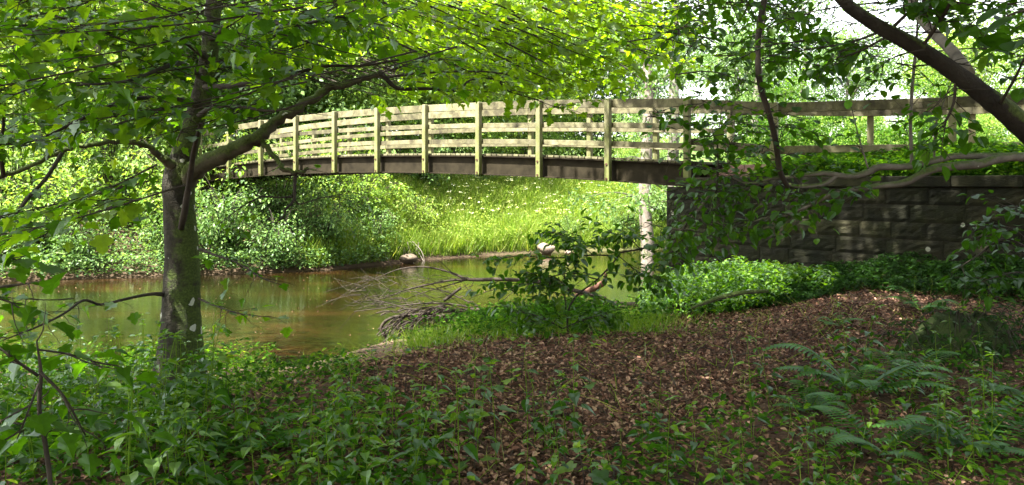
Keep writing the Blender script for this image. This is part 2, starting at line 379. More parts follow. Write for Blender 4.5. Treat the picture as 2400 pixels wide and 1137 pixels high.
def water_mat():
    m, t, out = new_mat('peaty_river_water')
    geo = t.nodes.new('ShaderNodeNewGeometry'); pos = geo.outputs['Position']
    mp = t.nodes.new('ShaderNodeMapping'); mp.inputs['Scale'].default_value = (1, 1.6, 1); t.links.new(pos, mp.inputs[0])
    n0 = noise(t, .35, 4, .6, mp.outputs[0])
    c = ramp(t, [(.35, (.004, .004, .001)), (.55, (.012, .008, .002)), (.75, (.036, .017, .006))]); t.links.new(n0.outputs[0], c.inputs[0])
    sp_ = noise(t, 30, 2, .5, mp.outputs[0])
    b = t.nodes.new('ShaderNodeBsdfPrincipled'); t.links.new(c.outputs[0], b.inputs['Base Color'])
    b.inputs['Roughness'].default_value = .03; b.inputs['IOR'].default_value = 1.62
    n1 = noise(t, 3.2, 4, .55, mp.outputs[0], 1.2); n2 = noise(t, 14, 3, .5, mp.outputs[0])
    ad = t.nodes.new('ShaderNodeMath'); ad.operation = 'MULTIPLY_ADD'; t.links.new(n2.outputs[0], ad.inputs[0]); ad.inputs[1].default_value = .25; t.links.new(n1.outputs[0], ad.inputs[2])
    bp = t.nodes.new('ShaderNodeBump'); bp.inputs['Strength'].default_value = .10; bp.inputs['Distance'].default_value = .05
    t.links.new(ad.outputs[0], bp.inputs['Height']); t.links.new(bp.outputs[0], b.inputs['Normal'])
    t.links.new(b.outputs[0], out.inputs[0]); return m
M['water'] = water_mat()

# ------------------------------------------------------------------ lie of the land
WATER_Z = -2.5
NEAR = np.array([(-60, 10.5), (-20, 11), (-7, 11.2), (-5, 11), (-2.8, 11), (-1.9, 12.8), (-.6, 14.2), (.6, 14.9), (2.0, 15.0), (3.2, 15.6), (5, 17.8), (12, 20), (60, 24)])
FAR = np.array([(-60, 18), (-20, 19.5), (-13, 20.5), (-8.4, 22), (-5.5, 23), (-2.8, 26.3), (-.7, 28), (1.6, 29.3), (4.9, 30.5), (12, 31), (60, 34)])
WA = np.array([2.8, 14.5]); WB = np.array([6.4, 10.0]); WC = np.array([9.6, 7.2])      # face of the wing wall
def sm(x): x = np.clip(x, 0, 1); return x * x * (3 - 2 * x)
def wob(x, y):
    return (np.sin(x * 1.7 + np.sin(y * 1.3) * 1.2) * np.cos(y * 1.9 + .5) + .5 * np.sin(x * 4.1 + y * 2.3) * np.cos(y * 3.7 - x)) * .5
def behind_wall(x, y):
    "distance behind the faces of the approach embankment (positive inside)"
    def sd(a, b):
        d = (b - a) / np.linalg.norm(b - a); n = np.array([-d[1], d[0]])
        return (x - a[0]) * n[0] + (y - a[1]) * n[1]
    s1 = np.maximum(np.minimum(sd(WA, WB), 9e9), -9e9)
    s2 = sd(WB, WC)
    s = np.where(s1 > s2, np.minimum(s1, np.maximum(s2, s1 - 9)), s1)
    wd = np.array([.640, .769]); front = (x - WA[0]) * .769 - (y - WA[1]) * .640      # distance in from the river face
    other = 5.6 - ((x - WA[0]) * .45 + (y - WA[1]) * .89)                               # distance from the far shoulder
    return s, front, other
def ground_z(x, y):
    x = np.asarray(x, float); y = np.asarray(y, float)
    yn = np.interp(x, NEAR[:, 0], NEAR[:, 1]); yf = np.interp(x, FAR[:, 0], FAR[:, 1])
    dn = yn - y; df = y - yf
    zn = WATER_Z + np.where(dn > 0, .13 * np.minimum(dn, 7.0) + .05 * np.minimum(dn, .6), np.maximum(dn * .35, -1.0))
    zn += sm((x - 1.6) / 5.0) * .36 * sm(dn / 3.0) * (.35 + .65 * sm((y - 4.0) / 6.0))
    zn += .03 * wob(x * 1.5, y * 1.5) * sm(dn * 2)
    zf = WATER_Z + np.where(df > 0, 0.42 * np.minimum(df, .8) + 1.75 * sm((df - .5) / 5.0), np.maximum(df * .5, -1.0))
    zf += np.maximum(df - 7, 0) * .06 * (1 - np.exp(-np.maximum(df - 7, 0) / 12.0)) + .08 * wob(x * .6, y * .6) * sm(df)
    z = np.where(y < (yn + yf) / 2, zn, zf)
    s, fr, ot = behind_wall(x, y)
    k = sm((s - .16) / .18) * sm((fr - .16) / .18) * sm(ot / 2.2 + .5)
    top = -.02 + .38 * sm((s - .4) / 1.3)
    z = z * (1 - k) + np.maximum(top, z) * k
    return z

def build_ground():
    def axis(lo, hi, a, b, fine, grow=1.18):
        c = list(np.arange(a, b, fine)); s = fine
        p = c[0]; left = []
        while p > lo: s *= grow; p -= s; left.append(p)
        s = fine; p = c[-1]; right = []
        while p < hi: s *= grow; p += s; right.append(p)
        return np.array(left[::-1] + c + right)
    xs = axis(-900, 900, -8, 10.5, .09); ys = axis(-300, 1500, 2.0, 19.0, .09)
    X, Y = np.meshgrid(xs, ys); Z = ground_z(X, Y)
    n, m = X.shape
    i, j = np.meshgrid(np.arange(n - 1), np.arange(m - 1), indexing='ij'); a = i * m + j
    mb = MB(); mb.add(np.stack([X, Y, Z], -1).reshape(-1, 3), [np.stack([a, a + 1, a + m + 1, a + m], -1).reshape(-1, 4)])
    tag(mb.build('ground', M['ground'], smooth=True), kind='structure')
    mb = MB(); xs = np.linspace(-60, 60, 40)
    mb.add([(-60, 8, WATER_Z), (60, 8, WATER_Z), (60, 40, WATER_Z), (-60, 40, WATER_Z)], [[[0, 1, 2, 3]]])
    tag(mb.build('river_water', M['water']), kind='structure')
build_ground()

# ------------------------------------------------------------------ the footbridge
BD = np.array([-.769, .640, 0]); BW = np.array([.640, .769, 0]); UP = np.array([0, 0, 1.0])
B0 = np.array([3.19, 14.5, 0]); STEP = 1.683
def bz(k): return .28 - (.0095 if k < 6 else .0148) * (k - 6.0) ** 2
def bpt(k, w=0.0, h=0.0): return B0 + BD * STEP * k + BW * w + UP * (bz(k) + h)
def beam(mb, p0, p1, side, hv, hw, bev=.006, tint=None):
    "a plank from p0 to p1: half height hv, half thickness hw"
    d = p1 - p0; L = np.linalg.norm(d); d = d / L; v = np.cross(side, d); v = norm(v); s = norm(np.cross(d, v))
    box(mb, (p0 + p1) / 2, d, v, s, L / 2, hv, hw, bev, tint)
def local(mb, base):
    for k in range(len(mb.v)): mb.v[k] = mb.v[k] - np.asarray(base, np.float32)
    return mb
def make_post(parent, base, h, hx=.055, hy=.055, bolts=(), rng=None, side=BW, face=-1, along=BD):
    mb = MB(); box(mb, (0, 0, h / 2), UP, along, side, h / 2, hx, hy, .008, rng.uniform(.2, .8))
    o = mb.build('post', M['post'], parent); o.location = [float(a) for a in base]
    for z in bolts:
        b = MB(); c = side * face * (hy + .0) + UP * z
        tube(b, [c, c + side * face * .018], [.024, .022], 8); bo = b.build('bolt', M['rust'], o)
    return o

def build_bridge():
    rng = np.random.default_rng(3)
    root = empty('footbridge', B0 + np.array([0, 0, -.06]))
    inv = np.array(root.location)
    K0, K1 = -.1, 10.6
    def off(o): o.location = [float(-a) for a in inv]; return o
    for w in (.10, 1.62):
        mb = MB(); ks = np.linspace(K0, K1, 44)
        sec = [(-.09, 0), (.09, 0), (.09, .022), (.008, .026), (.008, .394), (.09, .398), (.09, .42), (-.09, .42), (-.09, .398), (-.008, .394), (-.008, .026), (-.09, .022)]
        V = np.array([[bpt(k, w + a, b) for (a, b) in sec] for k in ks]); n, m = len(ks), len(sec)
        i, j = np.meshgrid(np.arange(n - 1), np.arange(m), indexing='ij')
        a = i * m + j; b = i * m + (j + 1) % m
        mb.add(V.reshape(-1, 3), [np.stack([a, b, b + m, a + m], -1).reshape(-1, 4), [list(range(m))], [list(range((n-1)*m, n*m))[::-1]]])
        off(mb.build('girder', M['steel'], root))
    mb = MB(); k = K0 + .05
    while k < K1 - .05:
        c = (bpt(k, .86, .446)); d = norm(bpt(k + .05, .86) - bpt(k - .05, .86))
        box(mb, c, BW, d, norm(np.cross(BW, d)), .80, .068, .022, .004, rng.uniform()); k += .092
    off(mb.build('deck', M['rail'], root))
    # railings: the posts stand outside the girders, the rails are nailed to their inner faces
    for (wp, wr, face) in ((-.065, .020, -1), (1.785, 1.70, 1)):
        for k in range(0, 11):
            make_post(root, bpt(k, wp) - inv, 1.60, bolts=(.05, .33), rng=rng, face=face)
        for k in range(0, 10):
            for (h, hv) in ((1.515, .082), (1.09, .052), (.735, .052)):
                mb = MB(); j = rng.normal(0, .004, 2)
                a, b = bpt(k, wr, h + j[0]), bpt(k + 1, wr, h + j[1]); e = (b - a) * .002
                mid = bpt(k + .5, wr, h)
                beam(mb, a + e, b - e, BW, hv, .021, .005, rng.uniform())
                off(mb.build('rail', M['rail'], root))
    tag(root, 'arched timber footbridge with post and rail sides on dark steel girders over the river', 'footbridge')
build_bridge()

def fence(name, pts, rails, h_top, label, first=True, posts=None, face=-1, group=None):
    "post and rail fence; pts are the tops of the posts"
    rng = np.random.default_rng(len(label))
    root = empty(name, (pts[0][0], pts[0][1], pts[0][2] - h_top)); inv = np.array(root.location)
    for k, p in enumerate(pts):
        d = norm(pts[min(k + 1, len(pts) - 1)] - pts[max(k - 1, 0)]); d[2] = 0; d = norm(d); s = np.array([-d[1], d[0], 0])
        if k == 0 and not first: continue
        make_post(root, p - UP * h_top - inv, h_top, rng=rng, along=d, side=s)
    for k in range(len(pts) - 1):
        a, b = pts[k], pts[k + 1]; d = norm(b - a); s = norm(np.cross(UP, d)) * face
        for (drop, hv) in rails:
            mb = MB(); beam(mb, a - UP * drop + s * .08, b - UP * drop + s * .08, s, hv, .021, .005, rng.uniform())
            o = mb.build('rail', M['rail'], root); o.location = [float(-q) for q in inv]
    return tag(root, label, 'fence', group)
# near fence: from the first bridge post along the top of the wing wall
nf = [bpt(0, -.065, 1.60), P(1815, 240, 13.35), P(2232, 226, 12.3), P(2640, 205, 11.2)]
fence('approach_fence', nf, ((.085, .082), (.78, .06)), 1.9, 'weathered fence along the top of the stone wall, joined to the bridge railing', False, face=1)
ff = [bpt(0, 1.785, 1.60), P(1712, 250, 15.4), P(2040, 252, 14.6), P(2278, 246, 13.9), P(2640, 228, 12.9)]
fence('approach_fence', ff, ((.085, .082), (.83, .06)), 1.9, 'fence on the far side of the bridge approach path, seen through the other fence', False, face=-1)

# ------------------------------------------------------------------ wing wall and abutments
def block_wall(parent, a, b, z0, z1, course, rng, back=.30, name='masonry'):
    a = np.array([*a, 0.0]); b = np.array([*b, 0.0]); d = b - a; L = np.linalg.norm(d); d /= L
    n = np.array([d[1], -d[0], 0])                     # outward, towards the viewer
    mb = MB(); z = z1; row = 0
    while z > z0:
        h = course * (1 + rng.uniform(-.04, .04)); x = -rng.uniform(0, .3) if row % 2 else 0
        x = max(x, 0) if row % 2 == 0 else 0
        w = rng.uniform(.25, .45) if row % 2 else rng.uniform(.5, .8)
        while x < L - .02:
            w_ = min(w, L - x)
            if L - x - w_ < .15: w_ = L - x
            nu, nv = 9, 6; u = np.linspace(0, 1, nu); v = np.linspace(0, 1, nv); U, V_ = np.meshgrid(u, v)
            edge = np.minimum(np.minimum(U, 1 - U) * w_, np.minimum(V_, 1 - V_) * h)
            bul = .024 * np.clip(edge / .04, 0, 1) ** .6 * (1 + .30 * rng.normal(size=U.shape)) * (edge > 1e-4)
            g = .004
            pts = a + d * (x + g + U[..., None] * (w_ - 2 * g)) + UP * (z - h + g + V_[..., None] * (h - 2 * g)) + n * (bul[..., None] + .012)
            i, j = np.meshgrid(np.arange(nv - 1), np.arange(nu - 1), indexing='ij'); q = i * nu + j
            fs = np.stack([q, q + 1, q + nu + 1, q + nu], -1).reshape(-1, 4)
            # sides back into the joint
            rim = [(0, c) for c in range(nu)] + [(r, nu-1) for r in range(1, nv)] + [(nv-1, c) for c in range(nu-2, -1, -1)] + [(r, 0) for r in range(nv-2, 0, -1)]
            ri = np.array([r * nu + c for r, c in rim]); rp = pts.reshape(-1, 3)[ri] - n * .04
            k = np.arange(len(ri)); base = nu * nv
            side = np.stack([ri, base + k, base + (k + 1) % len(ri), np.roll(ri, -1)], -1)
            mb.add(np.vstack([pts.reshape(-1, 3), rp]), [fs, side], np.full(nu * nv + len(ri), rng.uniform()))
            x += w_; w = rng.uniform(.45, .85)
        z -= h; row += 1
    o = mb.build(name, M['stone'], parent)
    mb = MB(); c = (a + b) / 2 + UP * (z0 + z1 - .01) / 2 - n * (back / 2)
    box(mb, c, d, n, UP, L / 2 - .005, back / 2, (z1 - z0 - .01) / 2)
    mb.build('mortar_core', M['mortar'], parent)
    return d, n, L
def coping(parent, a, b, z, rng, over=.07, depth=.42, th=.15):
    a = np.array([*a, 0.0]); b = np.array([*b, 0.0]); d = b - a; L = np.linalg.norm(d); d /= L; n = np.array([d[1], -d[0], 0])
    mb = MB(); x = 0
    while x < L - .05:
        w = min(rng.uniform(.8, 1.1), L - x)
        box(mb, a + d * (x + w / 2) + UP * (z + th / 2) + n * (over - depth / 2), d, n, UP, w / 2 - .004, depth / 2, th / 2, .012, rng.uniform()); x += w
    mb.build('coping', M['stone'], parent)
def build_walls():
    rng = np.random.default_rng(8)
    r = empty('wing_wall', (0, 0, 0))
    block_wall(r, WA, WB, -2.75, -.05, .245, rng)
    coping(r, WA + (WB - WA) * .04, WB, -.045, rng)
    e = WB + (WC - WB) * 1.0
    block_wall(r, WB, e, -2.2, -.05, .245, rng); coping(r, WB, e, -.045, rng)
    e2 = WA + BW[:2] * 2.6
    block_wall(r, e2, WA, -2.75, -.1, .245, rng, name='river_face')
    mb = MB(); c = np.array([*(WA + BW[:2] * 1.2), -.105]) - BD * .30
    box(mb, c, BW, BD, UP, 1.25, .28, .035, .01, .4); mb.build('bearing_shelf', M['stone'], r)
    tag(r, 'dark mossy stone block wall holding up the bank beside the bridge end', 'wall')
    r = empty('far_abutment', (0, 0, 0))
    A = bpt(9.9, -.25)[:2]; Bp = A + BW[:2] * 2.3
    block_wall(r, A, Bp, -2.3, .10, .25, rng)
    A2 = A + BD[:2] * 3.2
    block_wall(r, A2, A, -2.3, .10, .25, rng, name='wing_masonry')
    tag(r, 'low stone abutment under the end of the footbridge across the river', 'abutment')
build_walls()

# ------------------------------------------------------------------ growing things
def grow_twigs(tw, lv, rng, path, rad, n, length, tmpl, size, t0=.15, levels=1, leaf_gap=.10, flat=.35, droop=.15, tint=(.2, .9), side=None, lrad=.004, petiole=.35, upz=.0):
    "side shoots along a limb, each with alternate leaves held in flat layers"
    path = np.asarray(path); seg = np.linalg.norm(np.diff(path, axis=0), axis=1); cum = np.r_[0, np.cumsum(seg)]
    for k in range(n):
        t = (t0 + (1 - t0) * (k + rng.uniform()) / n) * cum[-1]
        i = min(np.searchsorted(cum, t) - 1, len(path) - 2); i = max(i, 0)
        p = path[i] + (path[i+1] - path[i]) * (t - cum[i]) / max(seg[i], 1e-6)
        tan = norm(path[i+1] - path[i]); lat = np.cross(tan, UP)
        if np.linalg.norm(lat) < .3: a = rng.uniform(0, 6.28); lat = np.array([math.cos(a), math.sin(a), 0])
        lat = norm(lat) * (1 if (k % 2 == 0) else -1)
        d = norm(tan * rng.uniform(.2, .9) + lat * rng.uniform(.5, 1.1) + UP * (rng.normal(upz, flat)) + (side if side is not None else 0))
        L = length * rng.uniform(.55, 1.25) * (1 - .35 * t / cum[-1])
        pts = [p]; dd = d
        ns = 6
        for s in range(ns):
            dd = norm(dd + rng.normal(0, .16, 3) + np.array([0, 0, -droop * .3])); pts.append(pts[-1] + dd * L / ns)
        pts = np.array(pts)
        if lv.keep is not None and not lv.keep(pts[-1:])[0]: continue
        if tw is not None: tube(tw, pts, np.linspace(max(lrad, .0016), .0012, len(pts)), 4, cap=False)
        if levels > 1:
            grow_twigs(tw, lv, rng, pts, lrad, max(2, int(L / .14)), L * .45, tmpl, size, .1, levels - 1, leaf_gap, flat, droop, tint, None, lrad * .6, petiole, upz)
        nl = max(2, int(L / leaf_gap))
        tt = np.linspace(.12, 1, nl); idx = tt * (len(pts) - 1); lo = np.clip(idx.astype(int), 0, len(pts) - 2)
        q = pts[lo] + (pts[lo + 1] - pts[lo]) * (idx - lo)[:, None]
        tn = norm(pts[lo + 1] - pts[lo]); la = norm(np.cross(tn, UP) + 1e-3) * np.where(np.arange(nl) % 2, 1, -1)[:, None]
        la[-1] *= .1
        ld = norm(tn * .6 + la * .9 + rng.normal(0, .25, (nl, 3)) + np.array([0, 0, -.12]))
        sz = size * rng.uniform(.6, 1.2, nl); up_ = rand_up(rng, nl, .26); q = q + ld * sz[:, None] * petiole; ti = tint[0] + (tint[1] - tint[0]) * (.55 * rng.uniform() + .45 * rng.uniform(size=nl))
        if lv.keep is not None:
            kk = lv.keep(q); q, ld, up_, sz, ti = q[kk], ld[kk], up_[kk], sz[kk], ti[kk]
        alt = MAPLE_CURLED if tmpl is MAPLE else ROUND_CURLED if tmpl is ROUND else None
        if alt is not None and len(q):
            cu = rng.uniform(size=len(q)) < .4; put(lv, alt, q[cu], ld[cu], up_[cu], sz[cu], ti[cu]); cu = ~cu; q, ld, up_, sz, ti = q[cu], ld[cu], up_[cu], sz[cu], ti[cu]
        put(lv, tmpl, q, ld, up_, sz, ti)

def blob_crown(lv, rng, centres, radii, per, size, tmpl=DIAMOND, tint=(.1, 1), flat=.55, keep=None, up=.8, ctint=.25):
    for c, r in zip(centres, radii):
        n = int(per * rng.uniform(.7, 1.3))
        o = rng.normal(size=(n, 3)) * .5; o[:, 2] *= flat
        p = c + o * r
        d = norm(o + rng.normal(0, .5, (n, 3)) + np.array([0, 0, -.25]))
        nm = norm(rng.normal(0, .55, (n, 3)) + o * .6 + np.array([0, 0, up]))
        tn = np.clip(rng.uniform(tint[0], tint[1], n) * .6 + rng.uniform(tint[0], tint[1]) * .4, 0, 1)
        if keep is not None:
            k = keep(p); p, d, nm, tn = p[k], d[k], nm[k], tn[k]; n = len(p)
        if n: put(lv, tmpl, p, d, nm, size * rng.uniform(.6, 1.3, n), tn)

def ellipsoid_points(rng, n, c, r, shell=.45):
    d = norm(rng.normal(size=(n, 3))); k = (shell + (1 - shell) * rng.uniform(size=n) ** .7)[:, None]
    lob = 1 + .22 * np.sin(d[:, :1] * 4 + 1) * np.cos(d[:, 1:2] * 5) + .12 * np.sin(d[:, 2:] * 7)
    return np.asarray(c) + d * k * np.asarray(r) * lob

# --- prototypes of the trees and shrubs across the river (shared meshes)
def proto_tree(rng, h, rx, nclump, per, leaf, low=.12, clump=.95, trunk_r=.16, tmpl=DIAMOND, bark='greybark', name='tree'):
    "returns (trunk mesh, limbs mesh, crown mesh) at the origin"
    tk = MB(); top = np.array([rng.normal(0, .3), rng.normal(0, .3), h * .86])
    ks = np.linspace(0, 1, 9); path = top * ks[:, None] + np.c_[rng.normal(0, .08, 9), rng.normal(0, .08, 9), np.zeros(9)] * (ks > 0)[:, None]
    path = smooth(path, 3); rr = trunk_r * (1 - .85 * np.linspace(0, 1, len(path))) * (1 + .5 * np.exp(-np.linspace(0, 1, len(path)) * 25))
    tube(tk, path, rr, 9, .04, rng)
    cs = ellipsoid_points(rng, nclump, (0, 0, h * (low + 1) / 2), (rx, rx, h * (1 - low) / 2), .35)
    lb = MB()
    for c in cs[:int(nclump * .45)]:
        z0 = np.clip(c[2] - np.hypot(c[0], c[1]) * rng.uniform(.5, 1.0), h * .08, h * .8)
        i = min(int(z0 / (h * .86) * (len(path) - 1)), len(path) - 1); a = path[i]
        m = (a + c) / 2 + np.array([0, 0, .12 * np.linalg.norm(c - a)]) + rng.normal(0, .12, 3)
        tube(lb, smooth([a, m, c], 3), np.linspace(max(.02, rr[i] * .35), .008, 7), 5, cap=False)
    lv = MB(); blob_crown(lv, rng, cs, clump * rng.uniform(.7, 1.35, nclump), per, leaf, tmpl)
    return tk.mesh(name + '_trunk', True), lb.mesh(name + '_limbs', True), lv.mesh(name + '_crown')
def plant_tree(name, meshes, mats, x, y, s, rz, label, cat='tree', group=None, z=None, sz=None):
    zz = float(ground_z(x, y)) - .05 if z is None else z
    o = empty(name, (x, y, zz), rz); o.scale = (s, s, s if sz is None else sz)
    for nm, me, ma in zip(('trunk', 'limbs', 'crown') if len(meshes) == 3 else ('stems', 'crown'), meshes, mats):
        if me.materials: pass
        c = bpy.data.objects.new(nm, me); COL.objects.link(c); c.parent = o
        if not me.materials: me.materials.append(M[ma])
        elif me.materials[0] != M[ma]:
            c.material_slots[0].link = 'OBJECT'; c.material_slots[0].material = M[ma]
    return tag(o, label, cat, group)

def build_far_trees():
    rng = np.random.default_rng(11)
    A = proto_tree(rng, 13, 4.0, 230, 190, .17, .06, 1.05, .17, name='broad_tree')
    B = proto_tree(rng, 12, 3.2, 170, 190, .15, .02, .95, .14, name='tall_tree')
    C = proto_tree(rng, 11, 3.4, 120, 120, .15, .30, .9, .17, name='open_tree')
    mA = ('greybark', 'greybark', 'bright')
    g = 'leafy trees across the river'
    rows = [  # x, y, proto, scale, rotation, crown material, label
        (-17.5, 27, A, 1.0, 0, 'bright', 'tall leafy tree beyond the river, outermost of those past the spotted trunk'),
        (-13.0, 25.8, B, .95, 1, 'bright', 'narrow sunlit tree on the far bank behind the forked limb of the sycamore'),
        (-9.5, 29.5, A, 1.0, 2, 'shrub', 'broad cool green tree behind the far end of the footbridge'),
        (-14.5, 34, A, 1.15, 3, 'bright', 'broad pale tree in the second row behind the sycamore trunk'),
        (-6.2, 31.5, B, 1.05, 4, 'bright', 'yellow green tree just beyond the far end of the bridge rails'),
        (-10.5, 38, A, 1.2, 5, 'bright', 'high broad tree deep in the wood behind the bridge end'),
        (-2.6, 35, A, .95, 6, 'bright', 'yellow green tree above the middle of the bridge railing'),
        (-5.5, 42, A, 1.25, 1.5, 'bright', 'large sunlit tree far behind the middle of the footbridge'),
        (.9, 40.5, B, 1.12, 2.5, 'bright', 'bright yellowish tree at the edge of the sunny meadow'),
        (-19.5, 38, A, 1.25, .4, 'shrub', 'bluish green tree at the back of the wood beyond the spotted trunk'),
        (-.8, 50, A, 1.35, 3.3, 'shrub', 'grey green tree in the far wood beyond the meadow'),
        (4.4, 47, B, 1.15, 4.4, 'shrub', 'hazy green tree at the far side of the meadow'),
        (-23, 31, B, 1.1, 5.2, 'bright', 'sunlit tree at the far bank where the river bends out of view'),
        (7.6, 43, C, .95, 1.9, 'shrub', 'open crowned tree with sky showing, behind the bare trunk'),
        (11.5, 40, C, .88, .3, 'shrub', 'thin crowned tree beyond the approach fence with sky gaps'),
        (15.8, 38, C, .82, 2.2, 'shrub', 'loose bluish tree beyond the approach fence and the slender shoot'),
        (20.5, 36, C, .80, 4.0, 'bright', 'sparse light green tree beyond the fence under the leaning limb'),
        (8.6, 25.5, C, .62, 1.2, 'hazel', 'small dark green tree just past the bridge end with sky between its leaves'),
        (12.6, 24.0, C, .60, 3.4, 'hazel', 'small dark green tree beyond the fence left of the leaning limb'.replace(' left of', ' before')),
        (17.5, 25.5, C, .66, 5.5, 'hazel', 'dark leaved tree behind the middle of the approach fence'),
        (14.5, 46, C, .80, 2.9, 'shrub', 'tall hazy tree far beyond the fence, seen past the slender dark shoot'),
        (23.5, 44, C, .8, 1.7, 'shrub', 'loose hazy tree far behind the fork of the leaning trunk'),
        (25.5, 37, C, .9, 5.0, 'shrub', 'loose tree beyond the end of the approach fence'),
    ]
    for (x, y, pr, s, rz, cm, lab) in rows:
        plant_tree('tree', pr, ('greybark', 'greybark', cm), x, y, s, rz, lab)
    # low sunlit bushes that close the view behind the fence and meadow
    for k, (x, y, s) in enumerate([(9, 31, .42), (12.5, 28, .40), (14.8, 25, .36), (17.6, 26, .38), (20.5, 27.5, .42), (6.0, 37, .36), (16, 31, .45), (22.5, 31, .45), (10.8, 33, .42), (13.0, 35, .48), (8.2, 28, .3), (18.6, 33.5, .5)]):
        labs = ['rounded bush beyond the fence, next to the bare pale trunk', 'rounded bush seen between the two approach fences near the bridge end',
                'light green bush behind the middle post of the approach fence', 'yellow green bush below the leaning limb, behind the fence',
                'bush behind the fence where the leaning trunk crosses the rails', 'small bush on the meadow behind the pale trunk', 'larger bush in the second row behind the approach fence',
                'bush in the second row beyond the leaning trunk', 'bush behind the fence under the thin grey trunk', 'bush filling the gap below the approach rail next to the slender dark shoot',
                'low bush just past the bridge end behind the hazel leaves', 'bush behind the fence between two posts, under the thick leaning trunk']
        plant_tree('bush', A, ('greybark', 'greybark', 'bright'), x, y, s * .70, k * 1.1, labs[k], 'bush', z=-.9 if y < 30 else None)
    # bare trunks by the bridge, seen through the railing
    def bare(x, y, h, r, lab, lean=0, mat='palebark', cl=30):
        z = float(ground_z(x, y)) - .1; o = empty('tree', (x, y, z))
        ks = np.linspace(0, 1, 8); path = np.c_[lean * ks + rng.normal(0, .05, 8) * (ks > 0), rng.normal(0, .05, 8), ks * h]; path = smooth(path, 4)
        rr = r * (1 - .5 * np.linspace(0, 1, len(path))) * (1 + .35 * np.exp(-np.linspace(0, 1, len(path)) * 30))
        mb = MB(); tube(mb, path, rr, 12, .05, rng); mb.build('trunk', M[mat], o, True)
        lb = MB(); lv = MB(); cs = []
        for k in range(cl):
            t = rng.uniform(.22, 1); a = path[int(t * (len(path) - 1))]; an = rng.uniform(0, 6.28); L = rng.uniform(.8, 3.0)
            e = a + np.array([math.cos(an) * L, math.sin(an) * L, rng.uniform(-.3, 1.0)]); cs.append(e)
            tube(lb, smooth([a, (a + e) / 2 + UP * .2, e], 3), np.linspace(.035, .008, 7), 5, cap=False)
        lb.build('limbs', M['greybark'], o); blob_crown(lv, rng, cs, rng.uniform(.5, 1.0, len(cs)), 150, .12, OVAL); lv.build('crown', M['shrub'], o)
        return tag(o, lab, 'tree')
    bare(4.15, 25.0, 11, .22, 'pale barked tree standing by the river, seen under and over the bridge', .1)
    bare(6.15, 30.5, 10, .27, 'darker grey trunk just behind the pale barked tree', 0, 'greybark', 22)
    bare(10.6, 36, 10, .2, 'leaning grey trunk showing against the sky above the bridge rail', .9, 'greybark', 16)
    bare(13.7, 38, 9, .14, 'thin grey trunk against the sky beyond the dark slender shoot', .1, 'greybark', 10)
build_far_trees()

